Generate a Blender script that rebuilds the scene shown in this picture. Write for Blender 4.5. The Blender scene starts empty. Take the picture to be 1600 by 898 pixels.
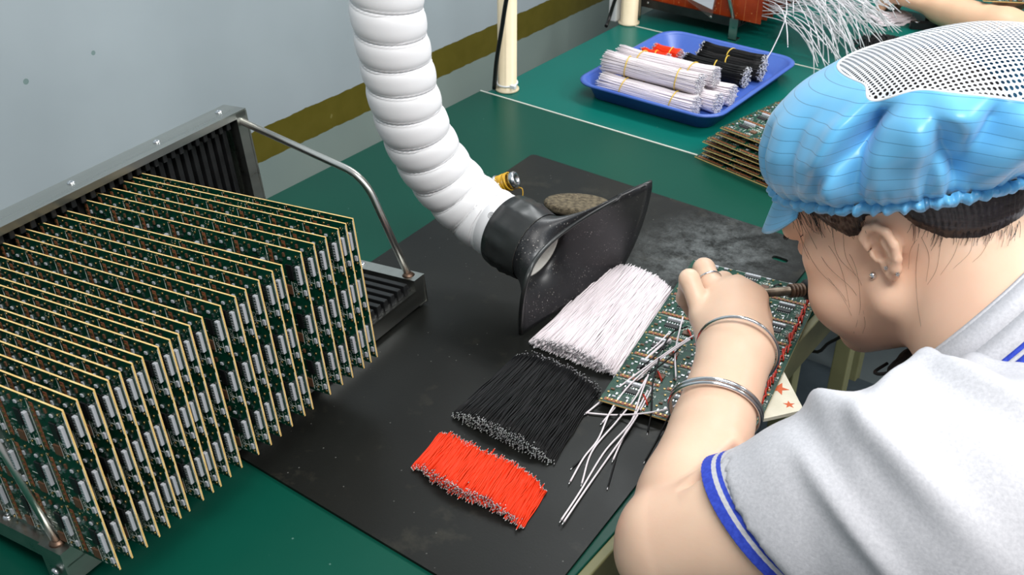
import bpy, bmesh, math, random
import numpy as np
from mathutils import Vector, Matrix, Euler
random.seed(7); rng = np.random.default_rng(7)
scene = bpy.context.scene
COL = scene.collection
PI = math.pi
# ---------------------------------------------------------------- camera
FPX = 1682.0; HZ = 1089.0
_y = Vector((1500.0, HZ, -FPX)).normalized(); _u = Vector((0.0, FPX, HZ)).normalized(); _x = _y.cross(_u)
RM = Matrix((_x, _y, _u))                 # camera axes -> world axes
CAM = Vector((0, 0, 1.45))
cd = bpy.data.cameras.new('camera'); cam = bpy.data.objects.new('camera', cd); COL.objects.link(cam)
cd.sensor_width = 36.0; cd.lens = FPX / 1600 * 36; cd.clip_start = 0.02
cam.matrix_world = Matrix.Translation(CAM) @ RM.to_4x4()
scene.camera = cam
cd.dof.use_dof = True; cd.dof.focus_distance = 1.08; cd.dof.aperture_fstop = 18.0
def ray(px, py): return (RM @ Vector((px - 800, 449 - py, -FPX))).normalized()
def at(px, py, d): return CAM + ray(px, py) * d
def atz(px, py, z=0.75):
    r = ray(px, py); return CAM + r * ((z - CAM.z) / r.z)
def aty(px, py, y):
    r = ray(px, py); return CAM + r * ((y - CAM.y) / r.y)
def atx(px, py, x):
    r = ray(px, py); return CAM + r * ((x - CAM.x) / r.x)
# ---------------------------------------------------------------- world, lights, exposure
w = bpy.data.worlds.new('room_air'); scene.world = w; w.use_nodes = True
w.node_tree.nodes['Background'].inputs[0].default_value = (0.86, 0.89, 0.93, 1)
w.node_tree.nodes['Background'].inputs[1].default_value = 0.32
def area(name, loc, target, sx, sy, power, col=(1, 1, 1)):
    l = bpy.data.lights.new(name, 'AREA'); l.shape = 'RECTANGLE'; l.size = sx; l.size_y = sy; l.energy = power; l.color = col
    o = bpy.data.objects.new(name, l); COL.objects.link(o); o.location = loc
    o.rotation_euler = (Vector(target) - Vector(loc)).to_track_quat('-Z', 'Y').to_euler(); return o
area('ceiling_tube_light', (0.30, 0.18, 2.55), (-0.22, 0.8, 0.8), 1.3, 0.5, 33, (1.0, 0.985, 0.96))
area('ceiling_tube_light', (-0.55, 2.2, 2.6), (-0.5, 1.1, 0.8), 1.3, 0.35, 26, (0.96, 0.99, 1.0))
area('ceiling_tube_light', (1.1, 1.9, 2.5), (-0.2, 0.9, 0.9), 1.2, 0.3, 24, (1.0, 0.99, 0.97))
scene.view_settings.view_transform = 'Standard'; scene.view_settings.look = 'None'
scene.view_settings.gamma = 1; scene.view_settings.use_curve_mapping = False
scene.view_settings.exposure = 0.16
# ---------------------------------------------------------------- helpers
def s2l(c):
    return tuple((x / 12.92 if x <= 0.04045 else ((x + 0.055) / 1.055) ** 2.4) for x in [v / 255 for v in c]) + (1,)
class NT:
    def __init__(s, name, rgb, rough=0.5, metal=0.0, spec=0.5):
        s.m = bpy.data.materials.new(name); s.m.use_nodes = True; s.t = s.m.node_tree; s.b = s.t.nodes['Principled BSDF']
        s.b.inputs['Base Color'].default_value = s2l(rgb); s.b.inputs['Roughness'].default_value = rough
        s.b.inputs['Metallic'].default_value = metal; s.b.inputs['Specular IOR Level'].default_value = spec
        s.m.diffuse_color = s2l(rgb); s.base = s2l(rgb)
        s.tc = s.t.nodes.new('ShaderNodeTexCoord')
    def n(s, typ, **kw):
        nd = s.t.nodes.new(typ)
        for k, v in kw.items():
            if k in nd.inputs: nd.inputs[k].default_value = v
            else: setattr(nd, k, v)
        return nd
    def l(s, a, b): s.t.links.new(a, b)
    def noise(s, scale, detail=3, rough=0.5, vec=None, stretch=None):
        nd = s.n('ShaderNodeTexNoise', Scale=scale, Detail=detail, Roughness=rough)
        src = vec or s.tc.outputs['Object']
        if stretch:
            mp = s.n('ShaderNodeMapping'); mp.inputs['Scale'].default_value = stretch; s.l(src, mp.inputs['Vector']); src = mp.outputs[0]
        s.l(src, nd.inputs['Vector']); return nd.outputs['Fac']
    def ramp(s, fac, stops, interp='LINEAR'):
        r = s.n('ShaderNodeValToRGB'); r.color_ramp.interpolation = interp
        while len(r.color_ramp.elements) < len(stops): r.color_ramp.elements.new(0.5)
        for e, (p, c) in zip(r.color_ramp.elements, stops): e.position = p; e.color = s2l(c) if len(c) == 3 else c
        s.l(fac, r.inputs[0]); return r.outputs[0]
    def mix(s, fac, a, b):
        m = s.n('ShaderNodeMix', data_type='RGBA')
        for sock, v in ((m.inputs[0], fac), (m.inputs[6], a), (m.inputs[7], b)):
            if isinstance(v, (int, float)): sock.default_value = v
            elif isinstance(v, tuple): sock.default_value = s2l(v) if len(v) == 3 else v
            else: s.l(v, sock)
        return m.outputs[2]
    def math(s, op, a, b=0.0, c=0.0):
        m = s.n('ShaderNodeMath', operation=op)
        for i, v in enumerate((a, b, c)):
            if isinstance(v, (int, float)): m.inputs[i].default_value = v
            else: s.l(v, m.inputs[i])
        return m.outputs[0]
    def color(s, c): s.l(c, s.b.inputs['Base Color'])
    def rough(s, c): s.l(c, s.b.inputs['Roughness'])
    def bump(s, h, strength=0.3, dist=0.001):
        b = s.n('ShaderNodeBump', Strength=strength, Distance=dist); s.l(h, b.inputs['Height']); s.l(b.outputs[0], s.b.inputs['Normal'])
    def xyz(s, src=None):
        x = s.n('ShaderNodeSeparateXYZ'); s.l(src or s.tc.outputs['Object'], x.inputs[0]); return x.outputs
def speck(name, rgb, rgb2, scale, rough=0.5, metal=0.0, lo=0.4, hi=0.6, bump=0.0, spec=0.5, stretch=None):
    s = NT(name, rgb, rough, metal, spec); f = s.noise(scale, 5, 0.6, stretch=stretch)
    s.color(s.ramp(f, [(lo, rgb), (hi, rgb2)]))
    if bump: s.bump(f, bump, 0.0006)
    return s.m
class MB:
    """collects geometry, then links it as ONE mesh object"""
    def __init__(s): s.v = []; s.f = []; s.mi = []; s.sm = []
    def add(s, vs, fs, mi=0, smooth=False):
        o = len(s.v); s.v += [tuple(p) for p in vs]; s.f += [tuple(i + o for i in f) for f in fs]
        s.mi += [mi] * len(fs); s.sm += [smooth] * len(fs); return s
    def box(s, a, b, mi=0, M=None, bev=0.0):
        (x0, y0, z0), (x1, y1, z1) = a, b
        if x0 > x1: x0, x1 = x1, x0
        if y0 > y1: y0, y1 = y1, y0
        if z0 > z1: z0, z1 = z1, z0
        if bev:
            bm = bmesh.new(); bmesh.ops.create_cube(bm, size=1)
            for q in bm.verts: q.co = Vector(((x0 + x1) / 2 + q.co.x * (x1 - x0), (y0 + y1) / 2 + q.co.y * (y1 - y0), (z0 + z1) / 2 + q.co.z * (z1 - z0)))
            bmesh.ops.bevel(bm, geom=bm.edges[:], offset=bev, segments=2, affect='EDGES', profile=0.5)
            bm.verts.index_update(); vs = [q.co.copy() for q in bm.verts]; fs = [[q.index for q in f.verts] for f in bm.faces]; bm.free()
        else:
            vs = [Vector(p) for p in ((x0, y0, z0), (x1, y0, z0), (x1, y1, z0), (x0, y1, z0), (x0, y0, z1), (x1, y0, z1), (x1, y1, z1), (x0, y1, z1))]
            fs = [(0, 3, 2, 1), (4, 5, 6, 7), (0, 1, 5, 4), (1, 2, 6, 5), (2, 3, 7, 6), (3, 0, 4, 7)]
        if M: vs = [M @ p for p in vs]
        return s.add(vs, fs, mi)
    def prism(s, pts, z0, z1, mi=0, M=None):
        n = len(pts); vs = [Vector((x, y, z0)) for x, y in pts] + [Vector((x, y, z1)) for x, y in pts]
        if M: vs = [M @ p for p in vs]
        fs = [tuple(range(n))[::-1], tuple(range(n, 2 * n))] + [(i, (i + 1) % n, n + (i + 1) % n, n + i) for i in range(n)]
        return s.add(vs, fs, mi)
    def tube(s, path, r, n=8, mi=0, cap=True, smooth=True, closed=False):
        path = [Vector(p) for p in path]; m = len(path); rs = r if hasattr(r, '__len__') else [r] * m
        vs = []; prev = None
        for i, p in enumerate(path):
            if closed: t = (path[(i + 1) % m] - path[i - 1]).normalized()
            else: t = (path[min(i + 1, m - 1)] - path[max(i - 1, 0)]).normalized()
            if prev is None: a = t.orthogonal().normalized()
            else: a = (prev - t * prev.dot(t)).normalized()
            prev = a; b = t.cross(a)
            for k in range(n):
                c = 2 * PI * k / n; vs.append(p + (a * math.cos(c) + b * math.sin(c)) * rs[i])
        fs = []
        for i in range(m if closed else m - 1):
            j = (i + 1) % m
            for k in range(n): fs.append((i * n + k, i * n + (k + 1) % n, j * n + (k + 1) % n, j * n + k))
        s.add(vs, fs, mi, smooth)
        if cap and not closed:
            o = len(s.v) - len(vs); s.f += [tuple(o + k for k in range(n))[::-1], tuple(o + (m - 1) * n + k for k in range(n))]; s.mi += [mi, mi]; s.sm += [False, False]
        return s
    def lathe(s, prof, n=24, mi=0, M=None, smooth=True):
        vs = []
        for r, z in prof:
            for k in range(n):
                a = 2 * PI * k / n; vs.append(Vector((r * math.cos(a), r * math.sin(a), z)))
        if M: vs = [M @ p for p in vs]
        fs = []
        for i in range(len(prof) - 1):
            for k in range(n): fs.append((i * n + k, i * n + (k + 1) % n, (i + 1) * n + (k + 1) % n, (i + 1) * n + k))
        s.add(vs, fs, mi, smooth)
        o = len(s.v) - len(vs)
        if prof[0][0] > 1e-5: s.f.append(tuple(o + k for k in range(n))[::-1]); s.mi.append(mi); s.sm.append(False)
        if prof[-1][0] > 1e-5: s.f.append(tuple(o + (len(prof) - 1) * n + k for k in range(n))); s.mi.append(mi); s.sm.append(False)
        return s
    def grid(s, P, mi=0, closed_u=False, closed_v=False, smooth=True):
        nu = len(P); nv = len(P[0]); vs = [p for row in P for p in row]; fs = []
        for i in range(nu if closed_u else nu - 1):
            for j in range(nv if closed_v else nv - 1):
                a = i * nv + j; b = ((i + 1) % nu) * nv + j; c = ((i + 1) % nu) * nv + (j + 1) % nv; d = i * nv + (j + 1) % nv
                fs.append((a, b, c, d))
        return s.add(vs, fs, mi, smooth)
    def mesh(s, name, mats):
        me = bpy.data.meshes.new(name); me.from_pydata(s.v, [], s.f)
        for m in (mats if isinstance(mats, (list, tuple)) else [mats]): me.materials.append(m)
        me.polygons.foreach_set('material_index', s.mi); me.polygons.foreach_set('use_smooth', s.sm); me.update(); return me
    def build(s, name, mats, parent=None, fix=False, solid=0, sub=0, bevel=0):
        me = s.mesh(name, mats)
        if fix:
            bm = bmesh.new(); bm.from_mesh(me); bmesh.ops.remove_doubles(bm, verts=bm.verts, dist=1e-6); bmesh.ops.recalc_face_normals(bm, faces=bm.faces); bm.to_mesh(me); bm.free()
        o = bpy.data.objects.new(name, me); COL.objects.link(o)
        if parent: o.parent = parent
        if solid: md = o.modifiers.new('thickness', 'SOLIDIFY'); md.thickness = solid; md.offset = 0
        if bevel: md = o.modifiers.new('bevel', 'BEVEL'); md.width = bevel; md.segments = 2; md.limit_method = 'ANGLE'
        if sub: md = o.modifiers.new('smooth', 'SUBSURF'); md.levels = sub; md.render_levels = sub
        return o
def obj(name, me, parent=None):
    o = bpy.data.objects.new(name, me); COL.objects.link(o)
    if parent: o.parent = parent
    return o
def tag(o, label=None, cat=None, group=None, kind=None):
    if label: o['label'] = label
    if cat: o['category'] = cat
    if group: o['group'] = group
    if kind: o['kind'] = kind
    return o
def struct(o): o['kind'] = 'structure'; return o
def empty(name, M, label, cat, group=None):
    o = bpy.data.objects.new(name, None); COL.objects.link(o); o.empty_display_size = 0.05
    if isinstance(M, Matrix): o.matrix_world = M
    else: o.location = M
    return tag(o, label, cat, group)
def frame(origin, x, y, z):
    M = Matrix.Identity(4)
    for i, c in enumerate((x, y, z, origin)):
        for r in range(3): M[r][i] = c[r]
    return M
def copy_tree(o, parent=None):
    c = o.copy(); COL.objects.link(c)
    if parent: c.parent = parent
    for ch in list(o.children): copy_tree(ch, c)
    return c
def spline(pts, n):
    """Catmull-Rom through the points, n samples"""
    P = [Vector(p) for p in pts]; P = [P[0] * 2 - P[1]] + P + [P[-1] * 2 - P[-2]]; out = []; m = len(P) - 3
    for k in range(n):
        t = k / (n - 1) * m; i = min(int(t), m - 1); t -= i; a, b, c, d = P[i:i + 4]
        out.append(0.5 * ((2 * b) + (c - a) * t + (2 * a - 5 * b + 4 * c - d) * t * t + (3 * b - a - 3 * c + d) * t ** 3))
    return out
# ---------------------------------------------------------------- materials
def mk_green(name, a, b, scratch=(120, 160, 150)):
    s = NT(name, a, 0.33, spec=0.16); f = s.noise(3.0, 4); base = s.ramp(f, [(0.3, a), (0.7, b)])
    f2 = s.noise(60, 2, stretch=(1, 14, 1)); k = s.ramp(f2, [(0.74, (0, 0, 0)), (0.76, (255, 255, 255))])
    v = s.n('ShaderNodeTexVoronoi', Scale=26.0); s.l(s.tc.outputs['Object'], v.inputs['Vector'])
    d = s.ramp(v.outputs['Distance'], [(0.02, (255, 255, 255)), (0.035, (0, 0, 0))])
    c = s.mix(s.math('MULTIPLY', d, 0.35), base, scratch); s.color(c)
    s.rough(s.ramp(f, [(0.3, (0.26,) * 3 + (1,)), (0.7, (0.38,) * 3 + (1,))])); s.bump(s.noise(220, 2), 0.06, 0.0005)
    return s.m
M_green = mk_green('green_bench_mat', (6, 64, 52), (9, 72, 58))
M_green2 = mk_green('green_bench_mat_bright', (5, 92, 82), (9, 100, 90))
M_seam = NT('seam_edging', (200, 205, 195), 0.5).m
M_olive = speck('olive_edge_strip', (112, 112, 74), (124, 122, 82), 20, 0.5)
M_olpaint = speck('olive_leg_paint', (140, 140, 100), (150, 150, 108), 10, 0.5)
def mk_wall():
    s = NT('painted_wall', (188, 204, 212), 0.45)
    z = s.xyz(s.tc.outputs['Object'])[2]; f = s.noise(5, 3); zz = s.math('ADD', z, s.math('MULTIPLY', s.math('SUBTRACT', s.noise(45, 3), 0.5), 0.006))
    up = s.ramp(f, [(0.3, (163, 175, 181)), (0.7, (172, 184, 190))])
    olive = s.ramp(s.noise(40, 5), [(0.3, (92, 85, 20)), (0.70, (100, 92, 28)), (0.78, (150, 145, 90))])
    low = s.ramp(f, [(0.3, (130, 146, 142)), (0.7, (140, 155, 149))])
    a = s.math('GREATER_THAN', zz, 0.768); b = s.math('GREATER_THAN', zz, 0.715)
    v = s.n('ShaderNodeTexVoronoi', Scale=9.0); s.l(s.tc.outputs['Object'], v.inputs['Vector'])
    dots = s.math('LESS_THAN', v.outputs['Distance'], 0.035)
    c = s.mix(a, s.mix(b, low, olive), s.mix(s.math('MULTIPLY', dots, 0.6), up, (80, 120, 110))); s.color(c); s.bump(f, 0.1, 0.002); return s.m
M_wall = mk_wall()
M_floor = speck('grey_floor_paint', (96, 106, 110), (108, 118, 120), 3, 0.4)
def mk_mat():
    s = NT('black_rubber_mat', (22, 23, 22), 0.36, spec=0.22)
    f = s.noise(6, 5); base = s.ramp(f, [(0.3, (20, 21, 19)), (0.75, (28, 29, 27))])
    # dusty flux residue: worn pale patch in the work area and fine crumbs
    x = s.xyz(); dx = s.math('MULTIPLY', s.math('SUBTRACT', x[0], -0.49), 9.0); dy = s.math('MULTIPLY', s.math('SUBTRACT', x[1], 1.06), 6.5)
    rr = s.math('SQRT', s.math('ADD', s.math('MULTIPLY', dx, dx), s.math('MULTIPLY', dy, dy)))
    patch = s.math('SUBTRACT', 1.0, rr); patch.node.use_clamp = True
    g = s.ramp(s.noise(34, 8, 0.82), [(0.40, (0, 0, 0)), (0.72, (255, 255, 255))])
    c = s.mix(s.math('MULTIPLY', s.math('MULTIPLY', patch, g), 0.75), base, (150, 156, 156))
    v = s.n('ShaderNodeTexVoronoi', Scale=75.0); s.l(s.tc.outputs['Object'], v.inputs['Vector'])
    d = s.math('LESS_THAN', v.outputs['Distance'], 0.055); c = s.mix(s.math('MULTIPLY', d, 0.30), c, (150, 150, 145))
    sm = s.ramp(s.noise(14, 5, 0.7), [(0.58, (0, 0, 0)), (0.75, (255, 255, 255))]); c = s.mix(s.math('MULTIPLY', sm, 0.22), c, (96, 92, 78))
    s.color(c); s.rough(s.ramp(s.noise(9, 4), [(0.3, (0.3,) * 3 + (1,)), (0.7, (0.42,) * 3 + (1,))])); s.bump(s.noise(500, 2), 0.12, 0.0004); return s.m
M_mat = mk_mat()
def mk_steel(name='brushed_steel', rgb=(204, 206, 200), rough=0.3):
    s = NT(name, rgb, rough, 1.0); f = s.noise(60, 3, stretch=(1, 0.06, 1)); s.color(s.mix(f, tuple(int(v * 0.82) for v in rgb), rgb))
    s.rough(s.math('ADD', s.math('MULTIPLY', f, 0.2), rough - 0.1)); return s.m
M_steel = mk_steel(); M_rod = NT('polished_rod_steel', (224, 222, 216), 0.3, 1.0).m
M_weld = NT('heat_tinted_weld', (120, 98, 84), 0.45, 1.0).m
M_screw = NT('zinc_screw', (215, 218, 222), 0.22, 1.0).m
M_rib = speck('black_conductive_plastic', (22, 23, 24), (30, 31, 32), 50, 0.42)
M_plastic_b = speck('black_plastic', (20, 21, 22), (28, 29, 30), 60, 0.4)
M_cream = speck('cream_painted_pipe', (226, 210, 176), (234, 218, 186), 8, 0.35)
M_white_p = NT('white_plastic', (232, 234, 236), 0.35).m
M_cable = NT('black_cable_sheath', (18, 18, 20), 0.4).m
M_tin = NT('tinned_copper', (222, 222, 224), 0.32, 1.0).m
def mk_wire(name, rgb, rough=0.5):
    s = NT(name, rgb, rough, spec=0.3); oi = s.n('ShaderNodeObjectInfo')
    s.color(s.mix(s.math('MULTIPLY', oi.outputs['Random'], 0.22), rgb, tuple(int(v * 0.82) for v in rgb))); return s.m
M_ww = mk_wire('white_wire_insulation', (243, 234, 238)); M_wb = mk_wire('black_wire_insulation', (7, 7, 9), 0.5); M_wr = mk_wire('red_wire_insulation', (244, 58, 14), 0.5)
# ---------------------------------------------------------------- the room
WX = -1.20
struct(MB().box((WX - 0.1, -2.5, 0), (WX, 5.0, 2.7)).build('wall_left', M_wall))
struct(MB().box((-1.3, -2.5, -0.1), (3.2, 5.0, 0)).build('floor', M_floor))
def bench(y0, y1, x0, x1, mt, label, edge_y=None, legs=None, lx=None):
    e = empty('workbench', (0.5 * (x0 + x1), 0.5 * (y0 + y1), 0), label, 'workbench', 'green topped benches in a row along the wall')
    ox, oy = 0.5 * (x0 + x1), 0.5 * (y0 + y1)
    L = lambda x, y, z: (x - ox, y - oy, z)
    MB().box(L(x0, y0, 0.728), L(x1 - 0.004, y1, 0.75), 0, bev=0.0012).build('table_top', mt, e)
    MB().box(L(x1 - 0.0039, y0, 0.705), L(x1 + 0.006, y1, 0.7495), 0, bev=0.0015).build('edge_strip', M_olive, e)
    if edge_y: MB().box(L(x0, y1 + 0.0001, 0.73), L(x1, y1 + 0.003, 0.7505)).build('end_edging', M_seam, e)
    b = MB()
    for xx in (x0 + 0.03, lx or x1 - 0.16): b.box(L(xx, y0 + 0.01, 0.68), L(xx + 0.03, y1 - 0.01, 0.7279))
    b.box(L(x0 + 0.06, y0 + 0.02, 0.68), L(x1 - 0.05, y0 + 0.05, 0.7279)).box(L(x0 + 0.06, y1 - 0.05, 0.68), L(x1 - 0.05, y1 - 0.02, 0.7279))
    b.build('apron_frame', M_olpaint, e)
    for xx in (x0 + 0.03, lx or x1 - 0.16):
        for yy in (legs or (y0 + 0.05, y1 - 0.08)): MB().box(L(xx, yy, 0.0), L(xx + 0.03, yy + 0.03, 0.6799), bev=0.002).build('leg', M_olpaint, e)
    return e
LP_ = atz(1330, 586, 0.012); LX, LY = LP_.x - .015, LP_.y - .015
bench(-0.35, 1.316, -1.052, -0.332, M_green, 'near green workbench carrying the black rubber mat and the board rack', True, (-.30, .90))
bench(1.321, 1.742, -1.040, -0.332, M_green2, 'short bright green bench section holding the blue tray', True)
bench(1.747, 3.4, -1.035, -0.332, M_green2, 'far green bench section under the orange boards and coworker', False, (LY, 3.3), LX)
# rubber mat with a stadium shaped slot
def rubber_mat():
    c = atz(1218, 408)
    outer = []; Q = [Vector(p) for p in ((-.386, 1.172), (-.838, 1.170), (-.803, .467), (-.3375, .467))]
    for i in range(4):
        p = Q[i]; d1 = (Q[i - 1] - p).normalized() * .008; d2 = (Q[(i + 1) % 4] - p).normalized() * .008
        for t in np.linspace(0, 1, 5): outer.append(tuple(p + d1 * (1 - t) ** 2 + d2 * t * t))
    hole = []
    for k in range(20):
        a = 2 * PI * k / 20; sx = 0.0055 if math.cos(a) > 0 else -0.0055; hole.append((c.x + sx + 0.005 * math.cos(a), c.y + 0.005 * math.sin(a)))
    # bridge: connect the outer loop to the hole at (index 0 of both)
    bm = bmesh.new(); ov = [bm.verts.new((x, y, 0)) for x, y in outer]; hv = [bm.verts.new((x, y, 0)) for x, y in hole]
    ed = [bm.edges.new((l[i], l[(i + 1) % len(l)])) for l in (ov, hv) for i in range(len(l))]
    bmesh.ops.triangle_fill(bm, edges=ed, use_beauty=True)
    ret = bmesh.ops.extrude_face_region(bm, geom=bm.faces[:]); up = [v for v in ret['geom'] if isinstance(v, bmesh.types.BMVert)]
    for v in up: v.co.z += 0.003
    bmesh.ops.recalc_face_normals(bm, faces=bm.faces); me = bpy.data.meshes.new('rubber_mat'); bm.to_mesh(me); bm.free(); me.materials.append(M_mat)
    o = obj('rubber_mat', me); o.location = (0, 0, 0.7502)
    return tag(o, 'black rubber work mat with dusty worn area covering the near green bench', 'mat')
rubber_mat()
ZM = 0.7533     # top of the mat
# posts at the wall side, with cables and zip tie
def post(x, y, r, label):
    e = empty('support_pole', (x, y, 0.7503), label, 'pole', 'cream poles rising between the benches and the wall')
    MB().lathe([(r + 0.004, 0), (r + 0.004, 0.003), (r, 0.004), (r, 1.3)], 32).build('pole_tube', M_cream, e)
    return e
p1 = atz(779, 147)
pl = post(p1.x + 0.0, p1.y + 0.024, 0.0158, 'cream pole nearest the white hose, with black cable zip tied to it')
z = MB().tube([(0.0168 * math.cos(a), 0.0168 * math.sin(a), 0.012 + 0.001 * math.sin(a)) for a in np.linspace(0, 2 * PI, 24, endpoint=False)], 0.0016, 6, closed=True)
z.box((0.014, -0.012, 0.009), (0.024, -0.006, 0.015), bev=0.0008).build('zip_tie', M_white_p, pl)
p2 = atz(973, 41); post(p2.x, p2.y + 0.022, 0.0165, 'cream pole beside the orange boards at the far seam')
c1 = [atz(772, 141) + Vector((0, 0, 0.003)), aty(776, 95, p1.y + 0.004), aty(784, 45, p1.y + 0.002), aty(792, -5, p1.y), aty(806, -70, p1.y)]
tag(MB().tube(spline(c1, 20), 0.0036, 8).build('power_cable', M_cable), 'black cable running down the front of the nearer cream pole', 'cable')
c2 = [atz(947, 44) + Vector((0, 0, 0.004)), aty(952, 28, p2.y - 0.005), aty(962, -3, p2.y), aty(985, -60, p2.y)]
tag(MB().tube(spline(c2, 16), 0.0034, 8).build('power_cable', M_cable), 'black cable sagging in front of the white post by the farther pole', 'cable')
q = atz(945, 38); tag(MB().box((q.x - 0.006, q.y + 0.02, 0.7503), (q.x + 0.012, q.y + 0.045, 1.9), bev=0.003).build('plastic_post', M_white_p), 'narrow white square post just left of the farther cream pole', 'post')
fm = atz(1340, 590, 0.01)
tag(MB().box((-1.15, -.6, .0003), (.75, fm.y, .011), bev=.002).build('floor_mat', speck('slate_floor_mat', (62, 74, 82), (72, 84, 92), 12, 0.6)), 'dark slate floor mat lying under the benches and the stool', 'floor mat')
# ---------------------------------------------------------------- circuit board panels
M_edge = speck('board_edge_laminate', (214, 178, 108), (228, 196, 132), 80, 0.5)
def mk_pcb():
    s = NT('green_solder_mask', (18, 92, 66), 0.28)
    vec = s.tc.outputs['Object']
    b = s.n('ShaderNodeTexBrick', offset=0.37, squash=0.6, squash_frequency=3); b.inputs['Scale'].default_value = 130; b.inputs['Mortar Size'].default_value = 0.05
    mp = s.n('ShaderNodeMapping'); mp.inputs['Rotation'].default_value = (PI / 2, 0, 0); s.l(vec, mp.inputs[0]); s.l(mp.outputs[0], b.inputs['Vector'])
    c = s.mix(s.math('MULTIPLY', b.outputs['Fac'], 0.55), (4, 54, 39), (15, 84, 62))
    n1 = s.noise(120, 2); c = s.mix(s.ramp(n1, [(0.55, (0, 0, 0)), (0.6, (255, 255, 255))]), c, (6, 46, 36))
    v = s.n('ShaderNodeTexVoronoi', Scale=330.0); s.l(vec, v.inputs['Vector'])
    n2 = s.noise(45, 1); d = s.math('MULTIPLY', s.math('LESS_THAN', v.outputs['Distance'], 0.22), s.math('GREATER_THAN', n2, 0.52))
    c = s.mix(s.math('MULTIPLY', d, 0.85), c, (214, 206, 180)); s.color(c); return s.m
M_pcb = mk_pcb()
M_gold = NT('gold_plated_pad', (186, 158, 104), 0.3, 0.9).m
M_copper = speck('brown_pad_strip', (132, 74, 50), (150, 92, 66), 60, 0.45)
M_chip = NT('black_chip_epoxy', (24, 24, 26), 0.4).m
M_conn = NT('white_connector_nylon', (188, 191, 197), 0.4).m
M_silk = NT('white_silkscreen_ink', (226, 232, 226), 0.6).m
M_jred = NT('red_jumper_insulation', (190, 44, 22), 0.4).m
M_brown = NT('brown_component_body', (104, 72, 52), 0.5).m
PL, PW, PT = 0.302, 0.156, 0.0016
mw, mh = PL / 7, PW / 3
def text_mesh(txt, size):
    c = bpy.data.curves.new('t', 'FONT'); c.body = txt; c.size = size; c.align_x = 'CENTER'; c.align_y = 'CENTER'; c.resolution_u = 2
    o = bpy.data.objects.new('t', c); me = bpy.data.meshes.new_from_object(o); vs = [v.co.copy() for v in me.vertices]; fs = [tuple(p.vertices) for p in me.polygons]
    bpy.data.objects.remove(o); bpy.data.meshes.remove(me); bpy.data.curves.remove(c); return vs, fs
TON = text_mesh('CON4', 0.0058); TOFF = text_mesh('OFF', 0.0058)
# local: x along the long side, z along the short side, components on the -Y face
b = MB(); b.box((0, 0, 0), (PL, PT, PW)); b.mi[-6:] = [1, 1, 0, 1, 0, 1]
ME_board = b.mesh('board', [M_pcb, M_edge])
txt = set(); pads = MB(); silk = MB(); minor = MB(); legs = MB()
def fl(mb, x0, z0, x1, z1, h, mi=0): mb.box((x0, -h, z0), (x1, 0.0, z1), mi)
for i in range(7):
    for j in range(3):
        X, Z_ = i * mw, j * mh
        fl(pads, X + .0026, Z_ + .004, X + .0070, Z_ + mh - .004, .0004, 1)
        for k in range(9):
            zz = Z_ + .0065 + k * .0048; fl(pads, X + .0034, zz, X + .0062, zz + .0018, .0012, 0)
            if k % 2 == 0: fl(pads, X + .0085, zz, X + .0125, zz + .0014, .0005, 2)
        for (dx, dz) in ((.002, .002), (.030, .046), (.016, .004), (.040, .048), (.036, .006)):
            pads.lathe([(.0012, 0), (.0012, .0009)], 10, 0, Matrix.Translation((X + dx, 0, Z_ + dz)) @ Matrix.Rotation(PI / 2, 4, 'X'))
        for k in range(6): fl(pads, X + .0305, Z_ + .0155 + k * .003, X + .034, Z_ + .0168 + k * .003, .0006, 2)
        fl(silk, X + .0125, Z_ + .0405, X + .0215, Z_ + .0408, .0003); fl(silk, X + .0125, Z_ + .0300, X + .0215, Z_ + .0303, .0003)
        fl(silk, X + .0238, Z_ + .0340, X + .0241, Z_ + .0500, .0003); fl(silk, X + .0290, Z_ + .0430, X + .0350, Z_ + .0433, .0003)
        fl(silk, X + .0350, Z_ + .0380, X + .0353, Z_ + .0480, .0003); fl(silk, X + mw - .0006, Z_ + .002, X + mw - .0003, Z_ + mh - .002, .0003)
        for (vs, fs), tx in ((TON, .0285), (TOFF, .0115)):
            # lettering runs along the short side, read from the component face
            txt.update(range(len(silk.v), len(silk.v) + len(vs))); silk.add([Vector((X + tx + v.y, -.00035, PW - (Z_ + mh - (mh - .0425) + 0) + 0 - v.x)) for v in vs], fs)
        for (dx, dz, sx, sz, hh, mi) in ((.0165, .0385, .0075, .0090, .0016, 0), (.010, .010, .0022, .0036, .0012, 1), (.0145, .012, .0035, .002, .001, 2),
                                     (.026, .008, .003, .0022, .0012, 1), (.031, .010, .0022, .0032, .0009, 2), (.0205, .0045, .0022, .0038, .0012, 0), (.0135, .0235, .002, .0034, .0008, 2), (.0385, .0400, .0028, .0050, .0016, 1)):
            fl(minor, X + dx, Z_ + dz, X + dx + sx, Z_ + dz + sz, hh, mi)
        for k in range(7):
            pass
for mb_ in (pads, silk, minor):
    mb_.v = [p if (mb_ is silk and i in txt) else (p[0], p[1], PW - p[2]) for i, p in enumerate(mb_.v)]
ME_pads = pads.mesh('gold_pads', [M_gold, M_copper, M_tin]); ME_silk = silk.mesh('silkscreen', M_silk)
ME_minor = minor.mesh('small_components', [M_brown, M_conn, M_tin]); chb = MB().box((0, -.0018, 0), (.0068, -.0003, .0152), bev=.0003)
for k in range(7):
    for xx in (-.0017, .0067): chb.box((xx, -.0007, .0006 + k * .0021), (xx + .0018, -.0001, .0014 + k * .0021), 1)
ME_chip = chb.mesh('chip', [M_chip, M_tin])
cn = MB(); cn.box((0, -.0034, 0), (.0040, -.0001, .0185), bev=.0004)
for k in range(6): cn.box((.0010, -.0036, .0014 + k * .0028), (.0030, -.0033, .0028 + k * .0028), 1)
ME_conn = cn.mesh('connector', [M_conn, M_tin])
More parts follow.
